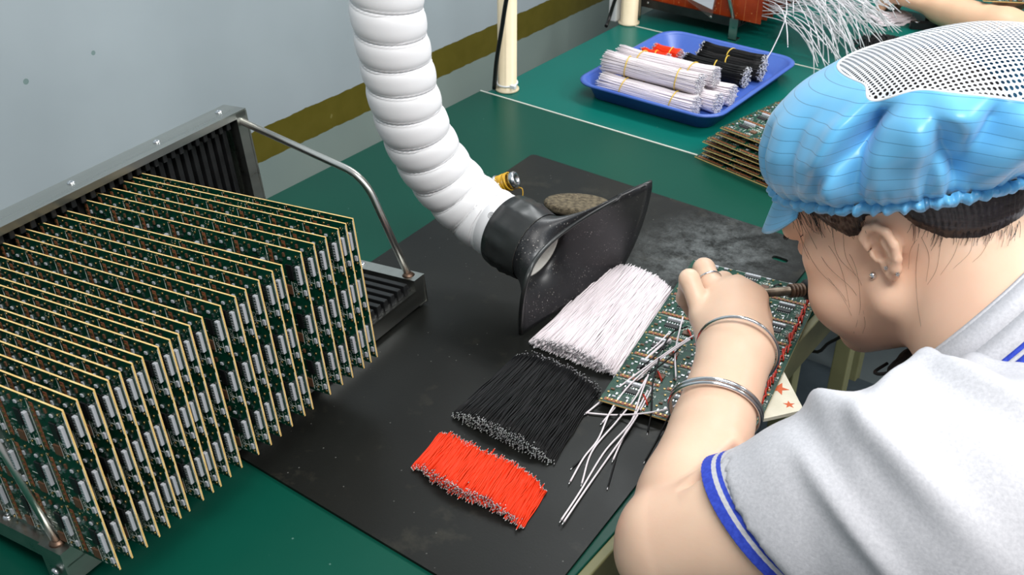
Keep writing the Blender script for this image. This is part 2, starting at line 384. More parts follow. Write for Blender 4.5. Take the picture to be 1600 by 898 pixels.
def make_panel(name='circuit_board_panel', full=True):
    e = empty(name, (0, 0, 0), 'x', 'circuit board')
    obj('board', ME_board, e)
    for n_, m_ in (('gold_pads', ME_pads), ('silkscreen', ME_silk), ('small_components', ME_minor)):
        o = obj(n_, m_, e)
    for i in range(7):
        for j in range(3):
            o = obj('connector', ME_conn, e); o.location = (i * mw + .0352, 0, j * mh + mh - .0335)
            if full: o = obj('driver_chip', ME_chip, e); o.location = (i * mw + .0222, 0, j * mh + mh - .0310)
    return e
# ---------------------------------------------------------------- the board rack
RA = math.radians(5.0); RT = math.radians(6.0)
ru = Vector((-math.sin(RA), math.cos(RA), 0)); rv0 = Vector((math.cos(RA), math.sin(RA), 0))
rv = rv0 * math.cos(RT) + Vector((0, 0, math.sin(RT))); rw = rv.cross(ru) 
if rw.z < 0: rw = -rw
RO = Vector((-0.936, 0.62, 0.767)) - ru * 0.35
RF = frame(RO, rv, ru, rw); RFi = RF.inverted()
rack = empty('board_rack', RF, 'stainless steel rack with black grooved plates holding the circuit boards upright', 'rack')
RL0, RL1 = -0.018, 0.482; RD = 0.243; RH = 0.172
rb = MB()
rb.box((-.022, RL0, -.016), (RD, RL1, -.0135)).box((RD - .002, RL0, -.034), (RD, RL1, -.0135))
rb.build('floor_plate', M_steel, rack)
rb = MB(); rb.box((-.022, RL0, -.0134), (-.020, RL1, RH)); rb.box((-.022, RL0, RH), (.0135, RL1, RH + .002)); rb.box((.0115, RL0, RH - .006), (.0135, RL1, RH))
rb.build('back_plate', M_steel, rack)
def ribs(flat):
    g = MB(); n = 38; st = (RL1 - RL0 - .036) / n
    for k in range(n):
        y = RL0 + .018 + k * st
        if flat: g.box((-.004, y, -.0134), (RD - .004, y + st * .56, -.0002), bev=.0008)
        else: g.box((-.0145, y, -.001), (-.0012, y + st * .56, RH - .0165), bev=.0008); g.box((-.0145, y + .0004, RH - .0164), (.009, y + st * .54, RH - .0075), bev=.001)
    if flat: g.box((-.004, RL0 + .0165, -.0134), (RD - .006, RL1 - .0165, -.0090))
    else: g.box((-.0198, RL0 + .0165, -.001), (-.0125, RL1 - .0165, RH - .006))
    return g
ribs(True).build('floor_grooves', M_rib, rack); ribs(False).build('back_grooves', M_rib, rack)
for sy, s_ in ((RL0, -1), (RL1, 1)):
    y0, y1 = (sy, sy + .0022) if s_ < 0 else (sy - .0022, sy)
    MB().box((-.022, y0 - .0001, -.012), (.014, y1 + .0001, RH)).build('upright_bracket', M_steel, rack)
    MB().box((-.0006, sy if s_ < 0 else sy - .0165, -.0002), (.0135, (sy + .0165) if s_ < 0 else sy, RH + .0003)).build('upright_flange', M_steel, rack)
    ya, yb = (sy, sy + .0165) if s_ < 0 else (sy - .0165, sy)
    MB().box((-.020, ya, -.0134), (RD + .001, yb, .0008)).build('side_rail', M_steel, rack)
    f = MB(); zb = (RFi @ Vector((0, 0, 0)))
    # front foot: vertical plate at the outer corner with a small turned-in toe
    o = RF @ Vector((RD, 0, 0)); drop = (o.z - 0.7500 - (0.0033 if s_ > 0 else 0)) / math.cos(RT)
    f.box((RD - .028, y0 - s_ * .0 + s_ * .0022, -drop + .004), (RD + .0015, y1 + s_ * .0022, .0009)); f.box((RD - .028, sy - s_ * .012, -drop + .004), (RD + .0005, y1 + s_ * .002, -drop + .0055))
    f.build('foot', M_steel, rack)
    o = RF @ Vector((-.01, 0, 0)); drop = (o.z - 0.7500) / math.cos(RT)
    MB().box((-.021, ya, -drop + .0022), (-.003, yb, -.0135)).build('rear_foot', M_steel, rack)
    path = [(0.001, sy - s_ * .009, RH - .012), (.02, sy - s_ * .009, RH - .018)]
    a = Vector((.004, sy - s_ * .0095, RH - .009)); bnd = Vector((.188, sy - s_ * .009, .118)); c = Vector((RD - .014, sy - s_ * .0075, .001))
    d1 = (bnd - a).normalized(); d2 = (c - bnd).normalized(); R_ = .028
    arc = [bnd - d1 * R_ * (1 - t) ** 2 * 1.0 + d2 * R_ * t * t for t in np.linspace(0, 1, 9)]
    MB().tube([a] + arc + [c], .0042, 14).build('support_rod', M_rod, rack)
    MB().lathe([(.0075, 0), (.006, .0012), (.0044, .0035)], 14, M=Matrix.Translation(c + Vector((0, 0, -.0002)))).build('rod_weld', M_weld, rack)
    for (x, z) in ((-.006, .095), (RD - .012, -.022)):
        M = Matrix.Translation((x, sy + s_ * (.0022 if x < 0 else .0024) + (s_ * .0022 if x > 0 else 0), z)) @ Matrix.Rotation(-s_ * PI / 2, 4, 'X')
        MB().lathe([(.0045, -.001), (.0045, .0008), (.003, .0022), (.0012, .0024), (.0009, .0014), (0, .0014)], 16, M=M).build('screw', M_screw, rack)
    MB().lathe([(.0042, -.0002), (.0042, .0008), (.003, .002), (.0012, .0022), (.0009, .0012), (0, .0012)], 16, M=Matrix.Translation((RD - .082, sy - s_ * .008, .0008))).build('screw', M_screw, rack)
for yy in (.0, .125, .25, .365, .460):
    MB().lathe([(.0042, -.0002), (.0042, .0008), (.003, .002), (.0012, .0022), (.0009, .0012), (0, .0012)], 16, M=Matrix.Translation((-.008, yy, RH + .002))).build('screw', M_screw, rack)
# boards in the rack: top front corner of each as read from the photo, brought onto the plane of the panels' front edges
cor = [(94, 641), (119, 629), (144, 613), (166, 597), (185, 584), (206, 573), (221, 562), (245, 546), (263, 538), (276, 529), (295, 515), (315, 502), (344, 486), (365, 472), (383, 460), (404, 448), (426, 433), (440, 423), (471, 404), (491, 388), (508, 382), (528, 372), (540, 362), (551, 354)]
proto = make_panel()
names = 'first second third fourth fifth sixth seventh eighth ninth tenth eleventh twelfth thirteenth fourteenth fifteenth sixteenth seventeenth eighteenth nineteenth twentieth'.split()
n_b = len(cor)
for i, (cx_, cy_) in enumerate(cor):
    r = RFi.to_3x3() @ ray(cx_, cy_); o = RFi @ CAM; t = (PL - .0005 - o.x) / r.x; u = o.y + r.y * t
    e = proto if i == 0 else copy_tree(proto)
    lean = rng.normal() * 0.12
    e.matrix_world = RF @ Matrix.Translation((rng.uniform(-.0006, .0012), u, 0.0003)) @ Matrix.Rotation(math.radians(lean), 4, 'X')
    if i == 0: lb = 'green circuit board panel nearest the camera in the steel rack, its whole component face showing'
    elif i < 12: lb = '%s upright circuit board panel in the rack, counting from the near end' % names[i]
    elif i < n_b - 1: lb = '%s upright circuit board panel in the rack, counting back from the far end' % names[n_b - 1 - i]
    else: lb = 'upright circuit board panel at the far end of the rack, next to the empty grooves'
    tag(e, lb, 'circuit board', 'circuit board panels standing in the steel rack')
# ---------------------------------------------------------------- panel being soldered, on the mat
wa = math.radians(10.5)
def flat_frame(p, ang, tiltx=0.0):
    # local x (long) -> direction ang from +Y, local -Y (components) -> up, local z -> across
    lx = Vector((-math.sin(ang), math.cos(ang), 0)); up = Vector((0, 0, 1)); across = (-up).cross(lx)   # x cross y = z with y = -up
    across = lx.cross(-up)
    M = frame(Vector(p), lx, -up, across); return M
work = make_panel()
W0 = Vector((-0.288, 0.765, ZM + .0085))
M = flat_frame(W0, wa); work.matrix_world = M
tag(work, 'green circuit board panel lying flat under the worker hand, being soldered', 'circuit board')
print('work panel corners', [tuple(round(c, 3) for c in (M @ Vector(p))) for p in ((0, 0, 0), (PL, 0, 0), (0, 0, PW), (PL, 0, PW))])
jr = np.random.default_rng(3)
def jumper(e, X, Zz, dx, dz, m):
    a = Vector((X, -.0010, Zz)); b_ = Vector((X + dx, -.0012, Zz + dz)); mid = (a + b_) / 2 + Vector((0, -.0035, .001)); MB().tube(spline([a, mid, b_], 6), .0010, 6).build('jumper_wire', m, e)['label'] = 'short red jumper wire soldered to the board' if m is M_jred else 'short black jumper wire soldered to the board'
for i in range(7):
    for k in range(6): jumper(work, i * mw + .003 + k * .006 + jr.uniform(-.002, .002), .004 + jr.uniform(0, .004), .016, jr.uniform(-.001, .004), M_jred)
    jumper(work, i * mw + .012, PW - mh * .95 + jr.uniform(-.004, .004), .014, .010, M_jred)
    jumper(work, i * mw + .02, mh * 1.0 + jr.uniform(-.004, .004), .012, -.008, M_cable)
# white fixture board under it, pale card with stars at its right edge
M_card = speck('cream_card', (222, 216, 194), (234, 228, 208), 30, 0.6); M_star = NT('orange_red_print', (214, 92, 36), 0.6).m
def star(mb, M, r, mi):
    pts = []
    for k in range(10):
        a = PI / 2 + k * PI / 5; q = r if k % 2 == 0 else r * 0.4; pts.append((q * math.cos(a), q * math.sin(a)))
    mb.prism(pts, 0, 0.0002, mi, M)
ca, cb, cc_ = atz(1252, 648, ZM), atz(1195, 652, ZM), atz(1232, 588, ZM)
zc = ZM + .0002
def rounded(pts, r):
    out = []
    n = len(pts)
    for i in range(n):
        p, a, b_ = Vector(pts[i]), Vector(pts[i - 1]), Vector(pts[(i + 1) % n]); d1 = (a - p).normalized() * r; d2 = (b_ - p).normalized() * r
        for t in np.linspace(0, 1, 5): out.append(tuple(p + d1 * (1 - t) ** 2 + d2 * t * t))
    return out
cp = [atz(1256, 640, zc + .004).xy, atz(1222, 575, zc + .004).xy, (-.42, .90), (-.40, .835), atz(1190, 655, zc + .004).xy]
cd_e = empty('card', (0, 0, zc), 'cream card with orange stars sticking out from under the soldered board panel', 'card')
MB().prism(rounded([tuple(p) for p in cp], .006), 0, .004).build('card_body', M_card, cd_e, fix=True)
sb = MB(); s1 = atz(1233, 632, zc + .004); star(sb, Matrix.Translation((s1.x, s1.y, .004)) @ Matrix.Rotation(0.6, 4, 'Z'), .0062, 0)
s2_ = atz(1225, 606, zc + .004); star(sb, Matrix.Translation((s2_.x - .004, s2_.y - .004, .004)) @ Matrix.Rotation(0.1, 4, 'Z'), .011, 0)
sb.build('star_print', M_star, cd_e)
fx = MB(); fa = M @ Vector((.03, 0, .03)); 
fxe = fx.box((.03, .0017, .02), (.27, .0017 + .0040, .14), bev=.001).build('backing_board', M_card); fxe.matrix_world = M
tag(fxe, 'flat pale backing board between the soldered panel and the mat', 'board')
# ---------------------------------------------------------------- stack of panels on the second bench
stl = []
S0 = atz(1085, 246); 
for k in range(7):
    e = copy_tree(proto); e['group'] = 'circuit board panels stacked flat beside the blue tray'
    ang = math.radians(-11 + rng.normal() * 1.2); off = [0.0, .010, .012, .008, .016, .026, .030][k]
    Ms = flat_frame((0, 0, 0), ang); c0 = Vector((S0.x + off, S0.y + [0, .002, -.001, .004, .003, .008, .012][k], 0.7504 + .0001 + k * .0083))
    Ms = flat_frame(c0 - (Ms.to_3x3() @ Vector((0, 0, PW))), ang)
    e.matrix_world = Ms @ Matrix.Translation((0, -.0016, 0))
    lb = ['bottommost panel of the flat circuit board stack behind the blue cap', 'second panel from the bottom of the flat board stack', 'third panel from the bottom of the flat board stack', 'middle panel of the flat board stack behind the cap', 'third panel from the top of the flat board stack', 'second panel from the top of the flat board stack', 'topmost panel of the flat circuit board stack, green face fully showing'][k]
    tag(e, lb, 'circuit board')
# ---------------------------------------------------------------- text free
# ---------------------------------------------------------------- fume hose and hood
M_hose = NT('white_hose_plastic', (240, 240, 242), 0.42).m
hp = [at(px, py, d) for px, py, d in ((596, -260, 1.10), (598, -140, 1.12), (600, -50, 1.13), (607, 30, 1.145), (620, 100, 1.165), (640, 180, 1.19), (674, 250, 1.22), (717, 303, 1.240), (762, 341, 1.238), (804, 366, 1.216))]
hp = [hp[0] + Vector((0, .02, .55)), hp[0] + Vector((0, .01, .25))] + hp
hose = empty('fume_hose', hp[-1], 'thick white ribbed flexible fume hose curving down to the black hood', 'hose')
hose.location = hp[-1]; hl = [p - hp[-1] for p in hp]
cl = spline(hl, 400); seg = [0]
for i in range(1, 400): seg.append(seg[-1] + (cl[i] - cl[i - 1]).length)
Ltot = seg[-1]; R0 = .0375
def on_path(s_):
    i = min(max(int(np.searchsorted(seg, s_)), 1), 399); f = (s_ - seg[i - 1]) / (seg[i] - seg[i - 1] + 1e-9); return cl[i - 1].lerp(cl[i], f), (cl[i] - cl[i - 1]).normalized()
cuff = .036; pitch = .0300; n_r = int((Ltot - cuff) / pitch)
P = []; NU = 40; prev = None; offs = 0
ss = np.linspace(0, Ltot, 1300)
helix = []
for s_ in ss:
    p, t = on_path(s_); a = (prev - t * prev.dot(t)).normalized() if prev else t.orthogonal().normalized(); prev = a; bb = t.cross(a); row = []
    for k in range(NU):
        ph = 2 * PI * k / NU; x = (Ltot - cuff - s_) / pitch - ph / (2 * PI); fr = x % 1.0
        if s_ > Ltot - cuff: r = R0 * 0.985 + .0006 * math.sin((s_ - Ltot) / cuff * 6)
        else:
            u = (fr - 0.5) * 2; r = R0 * (0.87 + 0.15 * math.sqrt(max(0, 1 - abs(u) ** 2.4)))
            if fr < .07 or fr > .93: r += .0012
        row.append(p + (a * math.cos(ph) + bb * math.sin(ph)) * r)
    P.append(row)
hb = MB(); hb.grid(P, 0, closed_v=True); hb.build('hose_body', M_hose, hose, solid=.0016)
# collar with a small round moulded mark
P = []; 
for s_, r in ((Ltot - .030, .0372), (Ltot - .029, .0385), (Ltot - .003, .0388), (Ltot - .001, .0384), (Ltot, .0372)):
    p, t = on_path(s_); a = t.orthogonal().normalized(); bb = t.cross(a); P.append([p + (a * math.cos(2 * PI * k / 48) + bb * math.sin(2 * PI * k / 48)) * r for k in range(48)])
MB().grid(P, 0, closed_v=True).build('hose_collar', M_hose, hose)
p, t = on_path(Ltot - .013); toc = (CAM - (p + hp[-1])).normalized(); nn = (toc - t * toc.dot(t)).normalized(); side = t.cross(nn)
nn = (nn * .98 + side * -.15).normalized(); side = t.cross(nn)
Mm = frame(p + nn * .0386, side, t, nn)
mk = MB()
for r in (.0036, .0022): mk.tube([Mm @ Vector((r * math.cos(a), r * math.sin(a), 0)) for a in np.linspace(0, 2 * PI, 20, endpoint=False)], .0003, 5, closed=True)
mk.box((-.0012, -.0002, 0), (.0012, .0002, .0004), 0, Mm).box((-.0002, -.0012, 0), (.0002, .0012, .0004), 0, Mm)
mk.build('moulded_mark', NT('grey_mark', (96, 98, 100), 0.5).m, hose)
# hood
def mk_hood():
    s = NT('black_hood_plastic', (28, 29, 31), 0.36); x = s.xyz(); f = s.noise(5, 4)
    v = s.n('ShaderNodeTexVoronoi', Scale=230.0); s.l(s.tc.outputs['Object'], v.inputs['Vector']); n2 = s.ramp(s.noise(28, 4, 0.7), [(0.42, (0, 0, 0)), (0.68, (255, 255, 255))])
    v2 = s.n('ShaderNodeTexVoronoi', Scale=480.0); s.l(s.tc.outputs['Object'], v2.inputs['Vector'])
    d = s.math('ADD', s.math('LESS_THAN', v.outputs['Distance'], 0.17), s.math('LESS_THAN', v2.outputs['Distance'], 0.14))
    c = s.mix(s.math('MULTIPLY', s.math('MULTIPLY', d, n2), 0.75), s.ramp(f, [(0.3, (24, 25, 28)), (0.7, (36, 37, 40))]), (176, 172, 166))
    c = s.mix(s.math('MULTIPLY', s.ramp(s.noise(12, 6, 0.8), [(0.55, (0, 0, 0)), (0.8, (255, 255, 255))]), 0.3), c, (120, 118, 116)); s.color(c); return s.m
M_hood = mk_hood(); M_hood_out = speck('black_hood_outside', (30, 32, 33), (44, 47, 47), 7, 0.34)
hN = hp[-1]; hd = (hp[-1] - hp[-2]).normalized()
mc = {'B': Vector((-.578, .788, .757)), 'C': Vector((-.562, .972, .757)), 'A': at(1017, 284, 1.215), 'D': at(838, 404, 1.145)}
mc['AD'] = at(900, 348, 1.19); mc['DB'] = at(819, 452, 1.125)
fwd = (hd * .6 + Vector((.8, .2, -.35)).normalized() * .4).normalized(); fwd = hd
hood = empty('fume_hood', hN, 'flared black plastic fume hood with dusty inside at the end of the white hose', 'fume hood')
loc = {k: v - hN for k, v in mc.items()}
ctr = sum((loc[k] for k in 'ABCD'), Vector()) / 4
# mouth perimeter, 64 samples, starting at B going round B-C-A-D
def seg_pts(a, b_, n, mid=None):
    out = []
    for i in range(n):
        t = i / n; p = a.lerp(b_, t) if mid is None else (a * (1 - t) ** 2 + (mid * 2 - (a + b_) * .5) * 2 * t * (1 - t) + b_ * t * t)
        out.append(p)
    return out
mouth = seg_pts(loc['B'], loc['C'], 18) + seg_pts(loc['C'], loc['A'], 16, loc['C'].lerp(loc['A'], .5) + Vector((.004, .004, 0))) + seg_pts(loc['A'], loc['D'], 18, loc['AD']) + seg_pts(loc['D'], loc['B'], 12, loc['DB'])
for it in range(0): mouth = [mouth[i - 1] * .25 + mouth[i] * .5 + mouth[(i + 1) % 64] * .25 for i in range(64)]
ncr = hd * .020; R1 = .0405; a = hd.orthogonal().normalized(); bb = hd.cross(a)
def ang_of(p):
    q = p - ctr; q = q - hd * q.dot(hd); return math.atan2(q.dot(bb), q.dot(a))
angs = [ang_of(p) for p in mouth]
# evenly spread angles keeping the order and starting phase
sgn = 1 if sum(((angs[(i + 1) % 64] - angs[i] + PI) % (2 * PI) - PI) for i in range(64)) > 0 else -1
a0 = angs[0]; ring = lambda r, off: [off + (a * math.cos(a0 + sgn * 2 * PI * i / 64) + bb * math.sin(a0 + sgn * 2 * PI * i / 64)) * r for i in range(64)]
r1 = ring(R1, hd * .034); P = []
for s_ in np.linspace(0, 1, 22):
    row = []
    for i in range(64):
        c0 = r1[i]; e0 = mouth[i]; tan0 = hd * .016; ctrl = c0 + tan0
        p = c0 * (1 - s_) ** 2 + ctrl * 2 * s_ * (1 - s_) + e0 * s_ * s_
        row.append(p)
    P.append(row)
flare = MB().grid(P, 0, closed_v=True)
fo = flare.build('hood_flare', [M_hood, M_hood_out], hood); md = fo.modifiers.new('thickness', 'SOLIDIFY'); md.thickness = .003; md.offset = 1; md.material_offset = 0
rim = MB().tube([p for p in mouth], .0026, 8, closed=True).build('rolled_rim', M_hood_out, hood)
nk = MB(); prof = []
for i in range(64):
    pass
rows = []
for z, r in ((-.012, .0400), (-.012, .0428), (.0, .0432), (.006, .0420), (.012, .0440), (.018, .0425), (.026, .0425), (.034, .0412)):
    rows.append([p * 1.0 + (p - hd * z).normalized() * (.0014 if (i % 5) < 2 and -.01 < z < .02 else 0) for i, p in enumerate(ring(r, hd * z))])
nk.grid(rows, 0, closed_v=True).build('hood_neck', M_hood_out, hood)
wt = MB(); wt.grid([ring(.0352, hd * .034), ring(.0378, hd * .0345), ring(.0378, hd * -.01)], 0, closed_v=True); wt.grid([ring(.0352, hd * .034), ring(.0348, hd * -.03)], 0, closed_v=True)
wt.grid([ring(.034, hd * .020), ring(.001, hd * .022)], 0, closed_v=True)
wt.build('inner_tube', speck('dusty_white_plastic', (226, 224, 216), (196, 192, 182), 60, 0.6, lo=.5, hi=.75), hood, fix=True)
# knob with yellow thread behind the hose
kb = atz(789, 286, .772)
ke = empty('bobbin', kb, 'small silver bobbin wound with yellow wire, peeping out behind the white hose', 'bobbin')
Mk = Matrix.Rotation(math.radians(20), 4, 'Z') @ Matrix.Rotation(math.radians(62), 4, 'Y')
MB().lathe([(.0145, -.0142), (.0148, -.010), (.010, -.009), (.010, .010), (.0115, .011), (.0115, .018), (.0095, .019), (.004, .0192), (.004, .012), (0, .012)], 24, M=Mk).build('bobbin_core', M_screw, ke)
yb = MB(); pts = []
for k in range(520):
    t = k / 519; a_ = t * 2 * PI * 13; rr = .0112 + .0016 * math.sin(t * 40) ** 2; pts.append(Mk @ Vector((rr * math.cos(a_), rr * math.sin(a_), -.008 + .016 * abs(((t * 2.0) % 2) - 1) + .0012 * math.sin(a_ * .7))))
yb.tube(pts, .0007, 5); yb.tube(spline([pts[-1], pts[-1] + Vector((.010, .004, .002)), pts[-1] + Vector((.013, .0, -.010)), pts[-1] + Vector((.006, -.006, -.014))], 16), .0006, 5)
yb.build('yellow_thread', NT('yellow_wire', (226, 176, 44), 0.4).m, ke)
# sponge behind the hood
sp = atz(903, 316, ZM + .012)
sg = MB(); pr = [(0, .0), (.026, .0), (.033, .003), (.034, .010), (.032, .013), (.028, .014), (.022, .0135), (0, .0125)]
for i in range(len(pr)): pr[i] = pr[i]
sg.lathe(pr, 40); s = NT('burnt_brown_sponge', (92, 82, 64), 0.9); f = s.noise(220, 5, .7); s.color(s.ramp(f, [(.35, (56, 48, 38)), (.65, (132, 120, 96))])); s.bump(f, 1.0, .003)
so = sg.build('cleaning_sponge', s.m); so.scale = (1.35, .72, 1.0); so.rotation_euler = (0, 0, math.radians(28)); so.location = (sp.x, sp.y, ZM + .0002)
tag(so, 'round brown soldering sponge lying behind the black hood', 'sponge')
# ---------------------------------------------------------------- loose wire piles
def wire_mesh(name, L, r, mat, bend, seed, tip=.0016):
    q = np.random.default_rng(seed); ax = np.linspace(0, L, 8); o1 = np.cumsum(q.normal(0, bend, 8)); o2 = np.cumsum(q.normal(0, bend * .5, 8))
    o1 -= np.linspace(o1[0], o1[-1], 8); o2 -= np.linspace(o2[0], o2[-1], 8)
    pts = [Vector((a, b_, c)) for a, b_, c in zip(o1, ax - L / 2, o2)]
    m = MB(); m.tube(pts, r, 6, 0)
    for e_, d in ((pts[0], -1), (pts[-1], 1)): m.tube([e_, e_ + Vector((0, d * tip, 0))], r * .62, 5, 1)
    return m.mesh(name, [mat, M_tin])
def pile(name, n_total, mat, r, L, near, far, height, label, stufflabel, group, bend, seed, zig=0.0, cross=.02):
    """near, far: (left, right) ends of the pile on the mat; wires run from near to far"""
    q = np.random.default_rng(seed)
    meshes = [wire_mesh(name, L, r, mat, bend, seed * 10 + k) for k in range(7)]
    W = ((near[1] - near[0]).length + (far[1] - far[0]).length) / 2; items = []
    layers = max(1, int(height / (r * 1.75))); per = int(n_total / (layers * .72)) + 1
    for l in range(layers):
        z = l * r * 1.75 + r; f = l / layers; half = math.sqrt(max(0.02, 1 - f ** 1.6)) * .5
        k = max(2, int(per * half * 2)); 
        for i in range(k): items.append((z, .5 - half + 2 * half * (i + q.uniform(.1, .9)) / k))
    items.sort(key=lambda t: -(t[0] - height * 0.0 + 0.6 * height * abs(t[1] - .5) * 2))
    items = items[:n_total + 500]
    st = MB(); cnt = 0; objs = []
    for z, u in items:
        a = near[0].lerp(near[1], u); b_ = far[0].lerp(far[1], u)
        sh = (b_ - a).normalized() * (q.normal(0, .0022) + zig * math.sin(u * 9 + 1)); a = a + sh; b_ = b_ + sh
        d = b_ - a; dirn = d.normalized(); yaw = math.atan2(-dirn.x, dirn.y) + q.normal(0, cross); pitch = q.normal(0, .006)
        c = (a + b_) / 2; M = Matrix.Translation((c.x, c.y, ZM + z + .0004)) @ Matrix.Rotation(yaw, 4, 'Z') @ Matrix.Rotation(pitch, 4, 'X') @ Matrix.Rotation(q.uniform(-.5, .5), 4, 'Y')
        me = meshes[int(q.integers(7))]
        if cnt < 300:
            o = bpy.data.objects.new(name, me); COL.objects.link(o); o.matrix_world = M; o['label'] = label; o['category'] = 'wire'; o['group'] = group; objs.append(o)
        else:
            o = len(st.v); st.v += [tuple(M @ v.co) for v in me.vertices]; st.f += [tuple(i + o for i in p.vertices) for p in me.polygons]; st.mi += [p.material_index for p in me.polygons]; st.sm += [True] * len(me.polygons)
        cnt += 1
    if st.v: tag(st.build(name + '_pile', [mat, M_tin]), stufflabel, 'wires', kind='stuff')
    return cnt
V2 = lambda p: Vector((p.x, p.y, 0))
c = pile('white_wire', 1150, M_ww, .00062, .178, (V2(atz(818, 546, ZM)), V2(atz(968, 584, ZM))), (V2(atz(955, 416, ZM)), V2(atz(1046, 464, ZM))), .019,
     'loose white wire lying in the flat white pile beside the fume hood', 'inner white wires under the top of the white pile by the fume hood', 'white wires in the pile beside the fume hood', .0006, 11, cross=.028)
c2_ = pile('black_wire', 950, M_wb, .00058, .118, (V2(atz(706, 650, ZM)), V2(atz(862, 726, ZM))), (V2(atz(808, 556, ZM)), V2(atz(938, 615, ZM))), .017,
     'loose black wire lying in the flat black pile between the white and red piles', 'inner black wires under the top of the black pile', 'black wires in the pile on the mat', .0006, 12, cross=.035)
c3_ = pile('red_wire', 900, M_wr, .00064, .050, (V2(atz(644, 728, ZM)), V2(atz(822, 822, ZM))), (V2(atz(683, 684, ZM)), V2(atz(852, 772, ZM))), .014,
     'short loose red wire lying in the long red pile nearest the camera', 'inner red wires under the top of the red pile', 'short red wires in the pile on the mat', .0003, 13, zig=.002, cross=.05)
print('wires', c, c2_, c3_)
# single wires trailing from the panel to the mat
def trail(pix, z, mat, label, r=.0009, tip=True):
    pts = []
    for i, ((px, py), zz) in enumerate(zip(pix, z)): pts.append(atz(px, py, ZM + zz))
    cs = spline(pts, 30); m = MB(); m.tube(cs, r, 7)
    d = (cs[0] - cs[1]).normalized(); m.tube([cs[0], cs[0] + d * .004], r * .6, 6, 1)
    return tag(m.build('lead_wire', [mat, M_tin]), label, 'wire')
trail([(877, 812), (905, 770), (945, 705), (985, 660), (1012, 610)], [.002, .0015, .0015, .006, .014], M_ww, 'longest white lead wire, its tip farthest toward the camera, left one of two')
trail([(881, 815), (915, 765), (950, 715), (992, 655), (1022, 600)], [.0035, .0025, .0022, .008, .015], M_ww, 'long white lead wire running close along the right side of the longest one')
trail([(891, 752), (912, 715), (935, 685), (955, 640), (985, 600), (1030, 560)], [.0015, .0015, .002, .006, .012, .02], M_ww, 'white lead wire ending on the mat just right of the black pile corner')
trail([(909, 755), (925, 705), (962, 660), (990, 625), (1010, 590)], [.0015, .0015, .003, .010, .016], M_ww, 'white lead wire between the shorter curved one and the longest pair')
trail([(958, 718), (975, 680), (990, 650), (1000, 620), (1013, 585)], [.0015, .002, .006, .012, .016], M_ww, 'white lead wire with a tip just beside the black lead end')
trail([(918, 645), (960, 648), (1010, 645), (1050, 636), (1062, 625)], [.0015, .003, .012, .016, .018], M_ww, 'white lead wire lying almost crosswise below the panel corner')
trail([(915, 646), (950, 618), (1000, 580), (1050, 545), (1090, 520)], [.002, .004, .016, .024, .030], M_ww, 'long straight white lead wire crossing toward the wrist')
trail([(941, 660), (975, 620), (1010, 580), (1040, 555), (1078, 530)], [.0015, .005, .014, .022, .03], M_ww, 'white lead wire ending midway between black pile and panel corner')
trail([(950, 610), (985, 585), (1010, 560), (1035, 538), (1048, 530)], [.0015, .005, .008, .012, .014], M_ww, 'thick white sleeve lying along the left edge of the panel', r=.0015, tip=False)
trail([(970, 590), (1000, 560), (1025, 540), (1045, 520)], [.002, .006, .010, .013], M_ww, 'short white lead wire above the thick white sleeve')
trail([(1056, 590), (1055, 550), (1062, 515), (1067, 495)], [.014, .018, .030, .035], M_ww, 'white lead wire rising steeply toward the fingertips')
trail([(1078, 590), (1090, 560), (1102, 535)], [.014, .018, .025], M_ww, 'short white lead wire next to the wrist inner side')
trail([(1012, 675), (1018, 640), (1020, 600), (1030, 560)], [.001, .012, .016, .022], M_wb, 'black lead wire hanging past the lower panel edge')
trail([(1008, 720), (1025, 690), (1040, 660), (1052, 640)], [.001, .001, .008, .014], M_wb, 'black lead wire ending on the mat nearest the forearm')
trail([(950, 760), (960, 725), (968, 700), (990, 660), (1000, 640)], [.001, .001, .001, .003, .012], M_wb, 'thin black lead wire on the mat left of the forearm')
trail([(895, 730), (920, 705), (945, 670), (975, 640)], [.0008, .0008, .001, .006], M_wb, 'thin black lead wire beside the right corner of the black pile')
trail([(930, 620), (965, 612), (1005, 590), (1045, 560), (1065, 540)], [.002, .004, .014, .02, .024], M_wb, 'black lead wire running among white ones over the panel corner')
trail([(1000, 575), (1030, 550), (1050, 520), (1075, 510)], [.011, .013, .018, .025], M_wb, 'black lead wire lying over the left edge of the panel')
# ---------------------------------------------------------------- blue tray and tied bundles
M_blue = speck('blue_tray_plastic', (60, 92, 176), (70, 104, 186), 6, 0.35)
def rrect(hx, hy, r, z, n=7):
    out = []
    for sx, sy, a0 in ((1, 1, 0), (-1, 1, 90), (-1, -1, 180), (1, -1, 270)):
        for k in range(n): a = math.radians(a0 + 90 * k / (n - 1)); out.append(Vector((sx * (hx - r) + r * math.cos(a), sy * (hy - r) + r * math.sin(a), z)))
    return out
tx, ty, hx, hy = -.7825, 1.5375, .1305, .1575
tr = MB(); tr.grid([rrect(hx - .026, hy - .026, .018, .0005), rrect(hx - .022, hy - .022, .022, .001), rrect(hx - .009, hy - .009, .034, .029), rrect(hx - .004, hy - .004, .036, .0315), rrect(hx, hy, .038, .0300), rrect(hx, hy, .038, .0275),
         rrect(hx - .0015, hy - .0015, .037, .0275), rrect(hx - .005, hy - .005, .035, .0290), rrect(hx - .011, hy - .011, .032, .027), rrect(hx - .025, hy - .025, .020, .0032), rrect(hx - .03, hy - .03, .016, .0026)], 0, closed_v=True)
n = 28; o0 = 0; tr.f += [tuple(range(n))[::-1], tuple(10 * n + i for i in range(n))]; tr.mi += [0, 0]; tr.sm += [False, False]
to = tr.build('tray', M_blue, fix=True); to.location = (tx, ty, .7503); tag(to, 'shallow blue plastic tray holding tied wire bundles on the bright green bench', 'tray')
M_band = NT('yellow_rubber_band', (226, 190, 70), 0.45).m
